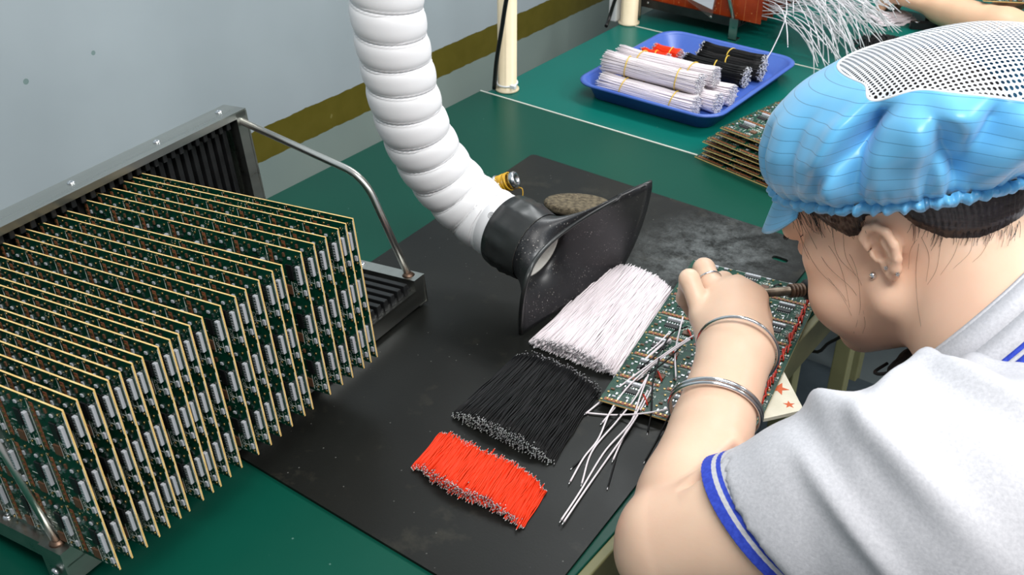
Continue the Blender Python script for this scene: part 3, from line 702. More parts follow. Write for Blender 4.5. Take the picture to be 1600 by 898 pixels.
def bundle_template(kind, L, R, mat, nb):
    q = np.random.default_rng(hash(kind) % 1000 if False else len(kind) * 7 + int(L * 1000)); r = .00085; m = MB(); placed = []
    rings = int(R / (r * 1.9))
    for k in range(rings + 1):
        rad = k * r * 1.95; cnt = 1 if k == 0 else int(2 * PI * rad / (r * 2.05))
        for i in range(cnt): placed.append((rad, 2 * PI * i / cnt + k * .4, k))
    for rad, a, k in placed:
        if k < rings - 2: ends_only = True
        else: ends_only = False
        e0, e1 = -L / 2 + q.normal(0, .0018), L / 2 + q.normal(0, .0018); fl = 1 + .22; tw = q.normal(0, .10)
        xs = [e0, -L * .3, -L * .12, L * .12, L * .3, e1]; rr = [1.18, 1.0, 1.04, 1.03, 1.0, 1.14]
        pts = [Vector((x, rad * f * math.cos(a + tw * x / L) + q.normal(0, .0002), .93 * rad * f * math.sin(a + tw * x / L) + q.normal(0, .0002))) for x, f in zip(xs, rr)]
        if ends_only: m.tube([pts[0], pts[1]], r, 5, 0); m.tube([pts[-2], pts[-1]], r, 5, 0)
        else: m.tube(spline(pts, 9), r, 5, 0)
        m.tube([pts[-1], pts[-1] + Vector((.0022, 0, 0))], r * .8, 5, 1); m.tube([pts[0], pts[0] - Vector((.0022, 0, 0))], r * .8, 5, 1)
    e = empty('wire_bundle', (0, 0, 0), 'x', 'wire bundle'); s_ = m.build('wire_strands', [mat, M_tin], e); s_['kind'] = 'stuff'
    for x in nb:
        for dx in (0, .0022 if len(nb) == 1 else .0):
            if dx or True:
                o = MB().tube([Vector(((x + dx) * L + (.004 * math.sin(a)), (R + .0012) * math.cos(a), (R * .93 + .0012) * math.sin(a))) for a in np.linspace(0, 2 * PI, 30, endpoint=False)], .0009, 6, closed=True).build('rubber_band', M_band, e)
            if len(nb) > 1: break
    return e
BW = bundle_template('w', .170, .0158, M_ww, (-.27, .27)); BB = bundle_template('bb', .112, .0150, M_wb, (-.02,)); BR = bundle_template('rrr', .048, .0125, M_wr, (.1,))
used = set()
def put(e, c, yaw, roll, label, group, pitch=0):
    o = e if e.name not in used else copy_tree(e); used.add(o.name)
    o.matrix_world = Matrix.Translation(c) @ Matrix.Rotation(yaw, 4, 'Z') @ Matrix.Rotation(-pitch, 4, 'Y') @ Matrix.Rotation(roll, 4, 'X'); return tag(o, label, 'wire bundle', group)
zt = .7503 + .0034
G = 'bundles of white wire in the blue tray'; rW = .0168
put(BW, Vector((-.797, 1.430, zt + rW)), .01, .3, 'bottom white wire bundle lying along the near edge of the blue tray', G)
put(BW, Vector((-.775, 1.466, zt + rW)), -.03, 2.1, 'lower white wire bundle, second from the near edge of the tray', G)
put(BW, Vector((-.772, 1.502, zt + rW)), .04, 4.0, 'lower white wire bundle whose tinned end shows behind the upper ones', G)
put(BW, Vector((-.803, 1.449, zt + rW * 2.70)), .015, 1.1, 'upper white wire bundle nearest the camera, lying on the lower ones', G)
put(BW, Vector((-.797, 1.486, zt + rW * 2.75)), .05, 5.2, 'upper white wire bundle farther from the camera, beside the red ones', G)
G = 'bundles of black wire in the blue tray'; rB = .0160
put(BB, Vector((-.760, 1.588, zt + rB)), .02, 1.0, 'black wire bundle in the tray nearest the white bundles', G)
put(BB, Vector((-.750, 1.622, zt + rB)), .08, 3.0, 'middle black wire bundle of the three in the blue tray', G)
put(BB, Vector((-.762, 1.656, zt + rB)), .03, 4.4, 'black wire bundle in the tray at the far side by the rim', G)
G = 'bundles of short red wire in the blue tray'; rR = .0134
put(BR, Vector((-.866, 1.612, zt + rR)), .03, 0.4, 'short red wire bundle beside the black bundles in the tray', G)
put(BR, Vector((-.874, 1.583, zt + rR)), .0, 2.4, 'short red wire bundle mostly hidden behind the white bundles', G)
# ---------------------------------------------------------------- rack of orange boards beyond
M_or = NT('orange_brown_board', (168, 62, 22), 0.35)
_v = M_or.n('ShaderNodeTexVoronoi', Scale=120.0); M_or.l(M_or.tc.outputs['Object'], _v.inputs['Vector']); M_or.color(M_or.mix(M_or.math('MULTIPLY', M_or.math('LESS_THAN', _v.outputs['Distance'], .14), .7), M_or.ramp(M_or.noise(30, 3), [(.3, (150, 50, 16)), (.7, (182, 72, 28))]), (222, 160, 100))); M_or = M_or.m
M_orl = NT('orange_board_line', (206, 124, 70), 0.5).m
r2 = Vector((-.825, 1.790, .7503)); fr2 = frame(r2, Vector((1, 0, 0)), Vector((0, 1, 0)), Vector((0, 0, 1)))
rk = empty('board_rack', fr2, 'dark metal rack holding orange boards beyond the blue tray', 'rack')
MB().box((-.215, -.004, .026), (.006, 0, .040)).box((-.215, -.004, .0245), (.006, .35, .0259)).build('front_rail', M_plastic_b, rk)
MB().box((-.010, -.0062, 0), (.006, -.0041, .0402)).box((-.010, -.0062, 0), (.006, .012, .0015)).build('foot', M_steel, rk)
MB().box((-.215, -.0062, 0), (-.199, -.0041, .0402)).build('foot', M_steel, rk)
MB().box((-.222, -.004, .0262), (-.2152, .35, .20)).build('back_plate', M_plastic_b, rk)
g = MB()
for k in range(26): g.box((-.213, .004 + k * .0128, .0262), (.004, .011 + k * .0128, .034))
g.build('floor_grooves', M_rib, rk)
MB().tube([(-.006, -.001, .0402), (-.022, -.001, .085), (-.035, -.001, .15), (-.20, -.001, .20)], .0038, 10).build('support_rod', M_rod, rk)
for x in (-.185, -.05): MB().lathe([(.003, 0), (.002, .0014), (0, .0015)], 10, M=Matrix.Translation((x, -.0041, .034)) @ Matrix.Rotation(PI / 2, 4, 'X')).build('screw', M_screw, rk)
ob = MB(); ob.box((0, 0, 0), (.255, .0016, .17)); ME_or = None
for x in np.arange(.025, .25, .0245): ob.box((x, -.0002, 0), (x + .0006, .0, .17), 1)
for z in (.045, .09, .135): ob.box((0, -.0002, z), (.255, 0, z + .0006), 1)
ME_or = ob.mesh('board', [M_or, M_orl])
M_lead = mk_wire('grey_white_lead', (240, 238, 242)); MW = []
for k in range(9):
    q = np.random.default_rng(50 + k); L = q.uniform(.16, .23); drop = q.uniform(.005, .055) if k > 1 else q.uniform(.08, .11); pts = []
    for t in np.linspace(0, 1, 9): pts.append(Vector((L * t ** .9 * (1 - .25 * drop * t * 6 * (k < 3)), q.normal(0, .0008) + .05 * (k / 9 - .5) * t * t, -drop * t ** 2.0 + .012 * math.sin(t * PI) )))
    m = MB(); m.tube(pts, .0009, 5, 0); m.tube([pts[-1], pts[-1] + (pts[-1] - pts[-2]).normalized() * .004], .0006, 5, 1); MW.append(m.mesh('lead_wire', [M_lead, M_tin]))
for b_i in range(7):
    p = Vector((-.825 - .215 + .003, 1.790 + .004 + b_i * .0256 + .007, .7503 + .0345))
    e = empty('orange_board', p, ['orange board nearest the tray in the dark rack, its whole face showing', 'second orange board of the dark rack counting from the tray', 'third orange board of the dark rack counting from the tray', 'middle orange board of the dark rack', 'third orange board from the far end of the dark rack', 'second orange board from the far end of the dark rack', 'orange board at the far end of the dark rack'][b_i], 'circuit board', 'orange boards standing in the dark rack')
    obj('board', ME_or, e)
    for k in range(22):
        o = obj('lead_wire', MW[int(rng.integers(9))], e); o.location = (.2552 + 0.0, .0008, rng.uniform(.015, .155)); o.rotation_euler = (rng.normal() * .25, rng.uniform(-.25, .30), rng.normal() * .38)
        o['label'] = 'white lead wire'
# clear pouch with white paper leaning on the orange board
ps = NT('clear_pouch_film', (226, 214, 208), 0.12); ps.b.inputs['Transmission Weight'].default_value = 0.85; ps.b.inputs['Alpha'].default_value = 0.35
pc = [aty(1050, -18, 1.785), aty(1112, 29, 1.785), aty(1122, -10, 1.785), aty(1130, -60, 1.785), aty(1040, -60, 1.785)]
pe = empty('document_pouch', pc[1], 'clear plastic pouch with white paper in front of the orange board', 'pouch')
lp = [p - pc[1] for p in pc]
pb = MB(); nn_ = len(lp); pb.add([p + Vector((0, -.0002, 0)) for p in lp] + [p + Vector((0, -.0010, 0)) for p in lp], [tuple(range(nn_)), tuple(range(nn_, 2 * nn_))[::-1]] + [(i, nn_ + i, nn_ + (i + 1) % nn_, (i + 1) % nn_) for i in range(nn_)]); pb.build('pouch_film', ps.m, pe, fix=True)
pp = [aty(1078, -2, 1.7835), aty(1113, 15, 1.7835), aty(1119, -12, 1.7835), aty(1124, -50, 1.7835), aty(1070, -50, 1.7835)]; pp = [p - pc[1] for p in pp]
pb = MB(); pb.add([p for p in pp] + [p + Vector((0, -.0006, 0)) for p in pp], [tuple(range(5)), tuple(range(5, 10))[::-1]] + [(i, 5 + i, 5 + (i + 1) % 5, (i + 1) % 5) for i in range(5)]); pb.build('paper_sheet', NT('white_paper', (226, 230, 240), 0.7).m, pe, fix=True)
# little piles on the far bench
def small_pile(name, mat, r, L, c, yaw, W, n, label, group, seed):
    q = np.random.default_rng(seed); ms = [wire_mesh(name, L, r, mat, .004, seed * 3 + k) for k in range(4)]
    st = MB()
    for i in range(n):
        lay = i % 4; u = (q.uniform(-.5, .5)) * W * (1 - lay * .2); d = Vector((math.cos(yaw), math.sin(yaw), 0))
        me = ms[int(q.integers(4))]; M = Matrix.Translation(Vector(c) + d * u + Vector((0, 0, .0035 + lay * .0022 + q.uniform(0, .0006)))) @ Matrix.Rotation(yaw + q.normal(0, .10), 4, 'Z')
        b0 = len(st.v); st.v += [tuple(M @ v.co) for v in me.vertices]; st.f += [tuple(k + b0 for k in p.vertices) for p in me.polygons]; st.mi += [p.material_index for p in me.polygons]; st.sm += [True] * len(me.polygons)
    tag(st.build(name + '_pile', [mat, M_tin]), label, 'wires', kind='stuff')
fc = atz(1388, 32); small_pile('white_wire', M_ww, .0009, .085, (fc.x, fc.y, .7503), math.radians(-30), .055, 130, 'small pile of short white wires on the far bench behind the cap', 'white wires in the small far pile', 5)
fc = atz(1368, 72); small_pile('black_wire', M_wb, .0012, .08, (fc.x + .01, fc.y, .7503), math.radians(10), .085, 160, 'small dark pile of black wires just behind the white cap mesh', 'black wires in the small far pile', 6)
for k, (px, py, lb) in enumerate(((1432, 38, 'black clip with silver rivet on the far bench, left of two'), (1456, 30, 'black clip with silver rivet on the far bench, right of two'))):
    c = atz(px, py, .758); e = empty('spring_clip', (c.x, c.y, .7505), lb, 'clip', 'black riveted clips behind the cap'); e.rotation_euler = (0, 0, .5)
    cb_ = MB(); cb_.prism(rounded([(-.012, -.008), (.045, -.008), (.045, .008), (-.012, .008)], .007), 0, .012); cb_.build('clip_body', M_plastic_b, e)
    MB().lathe([(.0048, .0119), (.0045, .0132), (.0028, .0140), (0, .0136)], 16).build('rivet', M_screw, e)
# ---------------------------------------------------------------- smooth organic bodies (distance field -> one continuous mesh)
class Field:
    def __init__(s, lo, hi, h):
        s.lo = np.array(lo, float); s.h = h; s.n = np.ceil((np.array(hi) - s.lo) / h).astype(int) + 1
        s.F = np.full(s.n, 1.0, np.float32)
    def sub(s, lo, hi):
        a = np.clip(np.floor((np.array(lo) - s.lo) / s.h).astype(int), 0, s.n); b = np.clip(np.ceil((np.array(hi) - s.lo) / s.h).astype(int) + 1, 0, s.n)
        if (b <= a).any(): return None, None
        g = [s.lo[i] + s.h * np.arange(a[i], b[i], dtype=np.float32) for i in range(3)]
        return tuple(slice(a[i], b[i]) for i in range(3)), (g[0][:, None, None].astype(np.float32), g[1][None, :, None].astype(np.float32), g[2][None, None, :].astype(np.float32))
    def put(s, sl, d, k, op):
        A = s.F[sl]
        if op == 'sub': d = -d; hh = np.clip(0.5 + 0.5 * (d - A) / k, 0, 1); s.F[sl] = A * (1 - hh) + d * hh + k * hh * (1 - hh)
        else: hh = np.clip(0.5 + 0.5 * (A - d) / k, 0, 1); s.F[sl] = A * (1 - hh) + d * hh - k * hh * (1 - hh)
    def cone(s, a, b, ra, rb, k=0.01, op='add', flat=None):
        a = np.array(a, float); b = np.array(b, float); m = max(ra, rb) + 3 * k + 0.012
        sl, G = s.sub(np.minimum(a, b) - m, np.maximum(a, b) + m)
        if sl is None: return s
        d = b - a; L2 = max(float(d @ d), 1e-9); px, py, pz = G[0] - a[0], G[1] - a[1], G[2] - a[2]
        t = np.clip((px * d[0] + py * d[1] + pz * d[2]) / L2, 0, 1); qx, qy, qz = px - t * d[0], py - t * d[1], pz - t * d[2]
        if flat is not None:      # (direction, factor): stretch distances along direction so the limb is flattened there
            f, fac = np.array(flat[0], float), flat[1]; f /= np.linalg.norm(f); c = qx * f[0] + qy * f[1] + qz * f[2]; dist = np.sqrt(np.maximum(qx * qx + qy * qy + qz * qz + c * c * (fac * fac - 1), 0))
        else: dist = np.sqrt(qx * qx + qy * qy + qz * qz)
        s.put(sl, (dist - (ra + t * (rb - ra))).astype(np.float32), k, op); return s
    def ell(s, c, r, R=None, k=0.01, op='add'):
        c = np.array(c, float); r = np.array(r, float); m = r.max() + 3 * k + 0.012
        sl, G = s.sub(c - m, c + m)
        if sl is None: return s
        px, py, pz = G[0] - c[0], G[1] - c[1], G[2] - c[2]
        if R is not None: px, py, pz = (R[0][0] * px + R[1][0] * py + R[2][0] * pz), (R[0][1] * px + R[1][1] * py + R[2][1] * pz), (R[0][2] * px + R[1][2] * py + R[2][2] * pz)
        k0 = np.sqrt((px / r[0]) ** 2 + (py / r[1]) ** 2 + (pz / r[2]) ** 2); k1 = np.sqrt((px / r[0] ** 2) ** 2 + (py / r[1] ** 2) ** 2 + (pz / r[2] ** 2) ** 2)
        s.put(sl, (k0 * (k0 - 1) / np.maximum(k1, 1e-6)).astype(np.float32), k, op); return s
    def chain(s, pts, rs, k=0.006, flat=None):
        for i in range(len(pts) - 1): s.cone(pts[i], pts[i + 1], rs[i], rs[i + 1], k, flat=flat)
        return s
    def clip(s, p, n):
        """keep the side where (x-p).n < 0"""
        g = [s.lo[i] + s.h * np.arange(s.n[i], dtype=np.float32) for i in range(3)]
        d = (g[0][:, None, None] - p[0]) * n[0] + (g[1][None, :, None] - p[1]) * n[1] + (g[2][None, None, :] - p[2]) * n[2]
        s.F = np.maximum(s.F, d.astype(np.float32)); return s
    def nets(s):
        F = s.F; F[0] = F[-1] = 1; F[:, 0] = F[:, -1] = 1; F[:, :, 0] = F[:, :, -1] = 1
        S = (F < 0); c = np.zeros(tuple(np.array(F.shape) - 1), np.uint8)
        for dx in (0, 1):
            for dy in (0, 1):
                for dz in (0, 1): c += S[dx:F.shape[0] - 1 + dx, dy:F.shape[1] - 1 + dy, dz:F.shape[2] - 1 + dz]
        I, J, K = np.nonzero((c > 0) & (c < 8)); idx = np.full(c.shape, -1, np.int32); idx[I, J, K] = np.arange(len(I))
        P = np.zeros((len(I), 3)); W = np.zeros(len(I)); base = np.stack([I, J, K], 1)
        cs = [(x, y, z) for x in (0, 1) for y in (0, 1) for z in (0, 1)]
        for a in cs:
            for ax in range(3):
                if a[ax] == 1: continue
                b = list(a); b[ax] = 1; fa = F[I + a[0], J + a[1], K + a[2]]; fb = F[I + b[0], J + b[1], K + b[2]]; m = (fa < 0) != (fb < 0)
                t = np.where(m, fa / np.where(fa == fb, 1, fa - fb), 0); q = base + np.array(a); q = q.astype(float); q[:, ax] += t; P[m] += q[m]; W[m] += 1
        P = P / W[:, None] * s.h + s.lo; quads = []
        for ax in range(3):
            o = [slice(None)] * 3; o[ax] = slice(0, -1); o2 = [slice(None)] * 3; o2[ax] = slice(1, None)
            e = S[tuple(o)] != S[tuple(o2)]; u, v = [(1, 2), (2, 0), (0, 1)][ax]
            ii = np.stack(np.nonzero(e), 1); ok = (ii[:, u] > 0) & (ii[:, v] > 0) & (ii[:, u] < F.shape[u] - 1) & (ii[:, v] < F.shape[v] - 1); ii = ii[ok]
            def cell(du, dv): q = ii.copy(); q[:, u] += du; q[:, v] += dv; return idx[q[:, 0], q[:, 1], q[:, 2]]
            Q = np.stack([cell(-1, -1), cell(0, -1), cell(0, 0), cell(-1, 0)], 1); flip = ~S[ii[:, 0], ii[:, 1], ii[:, 2]]; Q[flip] = Q[flip][:, ::-1]; quads.append(Q)
        Q = np.concatenate(quads); Q = Q[(Q >= 0).all(1)]
        return P, Q
def np_mesh(name, P, Q, mats, relax=3):
    n = len(P)
    for it in range(relax * 2):          # smooth, with volume kept (Taubin)
        lam = 0.5 if it % 2 == 0 else -0.52
        A = np.zeros((n, 3)); C_ = np.zeros(n)
        for a, b in ((0, 1), (1, 2), (2, 3), (3, 0)):
            for x, y in ((a, b), (b, a)):
                for d in range(3): A[:, d] += np.bincount(Q[:, x], P[Q[:, y], d], n)
                C_ += np.bincount(Q[:, x], minlength=n)
        P = P + lam * (A / np.maximum(C_, 1)[:, None] - P)
    me = bpy.data.meshes.new(name); me.vertices.add(n); me.vertices.foreach_set('co', P.astype(np.float32).ravel()); m = len(Q)
    me.loops.add(4 * m); me.loops.foreach_set('vertex_index', Q.astype(np.int32).ravel()); me.polygons.add(m)
    me.polygons.foreach_set('loop_start', np.arange(0, 4 * m, 4, dtype=np.int32)); me.polygons.foreach_set('loop_total', np.full(m, 4, np.int32)); me.polygons.foreach_set('use_smooth', np.ones(m, bool))
    for mt in (mats if isinstance(mats, list) else [mats]): me.materials.append(mt)
    me.update(calc_edges=True); me.validate(); return me
def normals_(P, Q):
    n = np.cross(P[Q[:, 2]] - P[Q[:, 0]], P[Q[:, 3]] - P[Q[:, 1]]); N = np.zeros_like(P)
    for k in range(4):
        for d in range(3): N[:, d] += np.bincount(Q[:, k], n[:, d], len(P))
    return N / np.maximum(np.linalg.norm(N, axis=1), 1e-9)[:, None]
# ---------------------------------------------------------------- materials of the worker
def mk_skin(name, a, b, red, HPOS=(9, 9, 9), face=(216, 164, 136)):
    s = NT(name, a, 0.42, spec=0.4); f = s.noise(26, 3); c = s.ramp(f, [(.3, a), (.7, b)]); c = s.mix(s.math('MULTIPLY', s.ramp(s.noise(9, 2), [(.45, (0, 0, 0)), (.7, (255, 255, 255))]), .35), c, red); cc = s.n('ShaderNodeVectorMath', operation='DISTANCE'); s.l(s.tc.outputs['Object'], cc.inputs[0]); cc.inputs[1].default_value = HPOS; c = s.mix(s.ramp(cc.outputs['Value'], [(.085, (150, 150, 150)), (.16, (0, 0, 0))]), c, face); s.color(c)
    s.b.inputs['Subsurface Weight'].default_value = 0.22; s.b.inputs['Subsurface Radius'].default_value = (0.9, 0.35, 0.2); s.b.inputs['Subsurface Scale'].default_value = 0.008
    s.bump(s.noise(420, 3, .6), 0.10, .0006); return s.m
M_skin = mk_skin('warm_skin', (232, 198, 172), (238, 206, 180), (228, 178, 154), tuple(at(1345, 420, 1.0) - Vector((.23, .70, .45))))
M_lip = NT('lip', (190, 110, 100), 0.4).m
M_hair = NT('black_hair', (30, 24, 24), 0.34); M_hair.color(M_hair.ramp(M_hair.noise(60, 3, stretch=(1, 1, 14)), [(.3, (18, 14, 15)), (.7, (52, 42, 40))])); M_hair = M_hair.m
def mk_knit():
    s = NT('heather_grey_knit', (205, 207, 210), 0.85, spec=0.2); f = s.noise(420, 4, .7); g = s.noise(60, 4, .7, stretch=(1, 1, 5)); c = s.mix(s.math('MULTIPLY', g, 0.35), s.ramp(f, [(.3, (186, 187, 192)), (.7, (214, 214, 219))]), (197, 197, 205)); s.color(c); s.bump(f, .35, .0006)
    s.b.inputs['Sheen Weight'].default_value = .15; return s.m
M_knit = mk_knit(); M_bl = speck('blue_ribbed_stripe', (38, 62, 178), (50, 76, 196), 300, 0.8)
def mk_cap():
    s = NT('blue_cap_cloth', (84, 174, 230), 0.33); s.b.inputs['Sheen Weight'].default_value = .2
    u = s.n('ShaderNodeUVMap'); x = s.xyz(u.outputs[0]); k = s.math('FRACT', s.math('MULTIPLY', s.math('ADD', x[1], s.math('MULTIPLY', x[0], .45)), 19.0)); line = s.math('LESS_THAN', k, .045)
    dash = 1.0
    f = s.noise(12, 3); c = s.mix(s.math('MULTIPLY', s.math('MULTIPLY', line, dash), .75), s.ramp(f, [(.3, (98, 182, 232)), (.7, (114, 192, 238))]), (42, 96, 140)); s.color(c); return s.m
M_cap = mk_cap()
def mk_net():
    s = NT('white_cap_mesh', (222, 226, 232), 0.5); u = s.n('ShaderNodeUVMap'); x = s.xyz(u.outputs[0])
    a = s.math('FRACT', s.math('MULTIPLY', x[0], 1.0)); b = s.math('FRACT', s.math('MULTIPLY', x[1], 1.0))
    da = s.math('SUBTRACT', a, .5); db = s.math('SUBTRACT', b, .5); r = s.math('SQRT', s.math('ADD', s.math('MULTIPLY', da, da), s.math('MULTIPLY', db, db)))
    al = s.math('GREATER_THAN', r, .34); s.l(al, s.b.inputs['Alpha']); return s.m
M_net = mk_net()
M_silver = NT('polished_silver', (226, 228, 230), 0.16, 1.0).m
M_slate = speck('dark_slate_trousers', (50, 58, 66), (58, 66, 74), 120, 0.85)
M_black_cloth = speck('black_mask_cloth', (16, 16, 18), (24, 24, 27), 200, 0.8)
M_shoe = NT('dark_shoe', (34, 34, 38), 0.5).m
# ---------------------------------------------------------------- head frame
class Head:
    def __init__(s, fld, ear_px, ear_d, yaw, pitch, roll, sc, origin=None):
        s.B = fld; s.s = sc; a, p, q = [math.radians(v) for v in (yaw, pitch, roll)]
        h = Vector((-math.cos(a), math.sin(a), 0)); dn = Vector((0, 0, -1)); s.f = h * math.cos(p) + dn * math.sin(p); up = -(dn * math.cos(p) - h * math.sin(p)); l = Vector((-math.sin(a), -math.cos(a), 0))
        s.u = up * math.cos(q) + l * math.sin(q); s.l = l * math.cos(q) - up * math.sin(q)
        s.c = origin if origin is not None else at(*ear_px, ear_d) - (s.l * .076 + s.f * -.012 + s.u * -.002) * sc
        ax = (s.l, s.f, s.u); s.R = [[ax[j][i] for j in range(3)] for i in range(3)]
    def __call__(s, x, y, z): return s.c + (s.l * x + s.f * y + s.u * z) * s.s
    def loc(s, p): d = p - s.c; return d.dot(s.l) / s.s, d.dot(s.f) / s.s, d.dot(s.u) / s.s
    def ell(s, c, r, k=.01, op='add'): s.B.ell(s(*c), np.array(r) * s.s, s.R, k * s.s, op)
    def cone(s, a, b_, ra, rb, k=.01, op='add'): s.B.cone(s(*a), s(*b_), ra * s.s, rb * s.s, k * s.s, op)
def sculpt_head(h, neck):
    hell, hcone = h.ell, h.cone
    hell((0, -.018, .036), (.077, .097, .088)); hell((0, .030, -.020), (.068, .066, .078), .02); hell((0, .042, -.070), (.056, .052, .042), .02)
    for sx in (-1, 1):
        hcone((sx * .062, .004, -.048), (sx * .024, .080, -.086), .022, .020, .02); hell((sx * .048, .064, -.042), (.029, .031, .036), .018)
        hell((sx * .052, .052, .000), (.020, .030, .024), .015)
    hell((0, .070, .052), (.058, .030, .036), .02); hcone((-.040, .090, .030), (.040, .090, .030), .011, .011, .012)
    for sx in (-1, 1):
        hell((sx * .033, .108, .010), (.019, .013, .010), .010, 'sub'); hell((sx * .031, .085, .008), (.0165, .0130, .0115), .003)
        hcone((sx * .016, .0955, .0055), (sx * .046, .0880, .0070), .0028, .0026, .002)
    hcone((0, .094, .016), (0, .114, -.020), .0075, .0105, .008); hell((0, .113, -.023), (.011, .010, .009), .006)
    for sx in (-1, 1): hell((sx * .011, .104, -.026), (.0075, .009, .0065), .004); hell((sx * .006, .110, -.0315), (.0030, .0045, .003), .002, 'sub')
    hell((0, .088, -.055), (.030, .018, .022), .012)
    hcone((-.017, .101, -.0530), (.017, .101, -.0530), .0040, .0040, .003); hcone((-.014, .1005, -.0615), (.014, .1005, -.0615), .0052, .0052, .003); hcone((-.02, .106, -.0568), (.02, .106, -.0568), .0014, .0014, .001, 'sub')
    hell((0, .084, -.082), (.026, .019, .017), .016)
    h.B.cone(h(0, -.035, -.035), neck, .056 * h.s, .060, .02); h.B.cone(h(0, .01, -.06), neck + Vector((-.02, .01, -.01)), .044, .052, .02)
    for sx in (-1, 1):      # ears: rim, lobe, hollow, inner folds
        ex = .0750; g = .69
        def ep(u, v, w=0): return (sx * (ex + w * g + .10 * max(0, -u) * g), -.012 + u * g, -.002 + v * g)
        hell(ep(-.007, .004, -.002), (.010 * g, .020 * g, .028 * g), .004)
        hell(ep(.002, .001, .0075), (.0100 * g, .0115 * g, .0140 * g), .0022, 'sub'); hell(ep(-.003, .018, .009), (.0075 * g, .012 * g, .0085 * g), .0022, 'sub')
        out = [(.012, .010), (.011, .024), (.000, .0335), (-.013, .0335), (-.024, .023), (-.027, .006), (-.023, -.011), (-.014, -.024)]; pts = [ep(u, v, .007) for u, v in out]
        for i in range(len(pts) - 1): hcone(pts[i], pts[i + 1], .0040 if i else .0030, .0040, .0018)
        hcone(ep(-.014, -.024, .005), ep(-.003, -.031, .002), .0050, .0056, .003); hcone(ep(-.003, -.031, .002), ep(.004, -.020, .000), .0052, .0036, .003)
        hcone(ep(-.013, .014, .005), ep(-.017, -.006, .005), .0028, .0030, .002); hcone(ep(-.017, -.006, .005), ep(-.009, -.017, .005), .0028, .0026, .002)
        hcone(ep(.010, -.001, .003), ep(.008, -.008, .003), .0036, .0032, .0025); hell(ep(.001, -.001, .002), (.0045, .0045, .0060), .002, 'sub')
B = Field((-.56, .47, .745), (.20, 1.26, 1.13), .0022)
SL = at(1446, 774, .82); NB = at(1562, 524, .965); CN = at(1524, 490, .972); CAX = (RM @ Vector((-.66, .75, -.22))).normalized(); SR = NB + Vector((.045, .15, -.04)); CH = NB + Vector((.09, -.02, -.14)); HP = Vector((.23, .70, .58))
EL = at(1052, 850, .885); WR = at(1152, 548, .955)
ER = Vector((-.13, 1.16, .80)); WRR = Vector((-.292, 1.105, .845))
H = Head(B, (1376, 393), .95, 9, 36, 2, 1.0)
print('NB px', [round(v) for v in (lambda c: (800 + FPX * c.x / -c.z, 449 - FPX * c.y / -c.z))(RM.transposed() @ (NB - CAM))])
sculpt_head(H, NB)
B.cone(SL + (NB - SL) * .45 + Vector((.02, 0, -.02)), SR + (NB - SR) * .45, .034, .034, .03); B.cone(NB + Vector((.02, 0, -.03)), CH, .05, .07, .03)
# left arm
def lerp(a, b_, t): return a + (b_ - a) * t
fa_up = (EL - WR).cross(Vector((0, 1, 0)));
B.cone(EL, lerp(EL, WR, .25), .040, .040, .010); B.cone(lerp(EL, WR, .22), lerp(EL, WR, .60), .041, .033, .008); B.cone(lerp(EL, WR, .58), lerp(EL, WR, .85), .033, .0295, .008); palm_n = ray(1140, 480)
B.cone(lerp(EL, WR, .75), WR, .0305, .0295, .008, flat=(palm_n, 1.15)); B.ell(EL + Vector((-.004, -.006, -.006)), (.040, .040, .038), None, .01)
B.cone(SL, lerp(SL, EL, .55), .062, .054, .02); B.cone(lerp(SL, EL, .5), EL + Vector((0, 0, .004)), .057, .046, .0035)
# left hand
K = {'p': at(1100, 494, 1.000), 'r': at(1122, 467, 1.015), 'm': at(1147, 457, 1.025), 'i': at(1176, 468, 1.030)}
for q in 'prmi': B.cone(WR + (K[q] - K['m']) * .35, K[q], .0215, .0130, .012)
B.cone(WR, lerp(WR, K['m'], .8) + palm_n * .010, .026, .024, .012)
for q in 'prmi': B.ell(K[q] - palm_n * .002, (.0118,) * 3, None, .006)
FG = {'p': [(1077, 436, 1.008), (1070, 466, 1.036), (1083, 489, 1.058)], 'r': [(1100, 420, 1.040), (1090, 446, 1.072), (1100, 470, 1.092)],
      'm': [(1130, 441, 1.068), (1110, 452, 1.092), (1110, 476, 1.112)], 'i': [(1152, 446, 1.078), (1130, 466, 1.108), (1122, 488, 1.126)]}
rr_ = {'p': (.0108, .0092, .0080, .0070), 'r': (.0118, .0102, .0088, .0076), 'm': (.012, .0106, .009, .0078), 'i': (.012, .0104, .009, .0078)}
tips = {}
for q in 'prmi':
    pts = [K[q]] + [at(*j) for j in FG[q]]; B.chain(pts, rr_[q], .0035); tips[q] = pts
th = [at(1172, 526, .99), at(1178, 500, 1.04), at(1160, 500, 1.085), at(1128, 498, 1.118)]
B.chain(th, (.021, .0145, .0115, .0092), .006); B.cone(th[1], K['i'] + palm_n * .012, .012, .012, .012)
# right arm, mostly behind the head, holding the iron
B.cone(SR, lerp(SR, ER, .5), .062, .052, .02); B.cone(lerp(SR, ER, .5), ER, .052, .044, .02); B.cone(ER, lerp(ER, WRR, .35), .043, .043, .02); B.cone(lerp(ER, WRR, .3), WRR, .043, .028, .02)
iron_a = at(1175, 459, 1.172); iron_b = at(1262, 452, 1.213); iron_d = (iron_b - iron_a).normalized(); hold = iron_b + iron_d * .055
KR = [hold + Vector((.030, -.018 + .0, .020)) + Vector((.004 * i, .019 * i, -.006 * i)) for i in range(4)]
for q in KR: B.cone(WRR, q, .020, .0115, .012)
B.cone(WRR, hold + Vector((.030, .010, .012)), .026, .022, .012)
for i, q in enumerate(KR):
    c = hold + iron_d * (-.020 + .016 * i); n1 = Vector((-.004, -.012, .016)); p1_ = c + Vector((0.0, -.006, .021)); p2_ = c + Vector((-.012, -.016, .004)); p3_ = c + Vector((-.006, -.012, -.012))
    B.chain([q, p1_, p2_, p3_], (.0112, .0098, .0085, .0074), .0035)
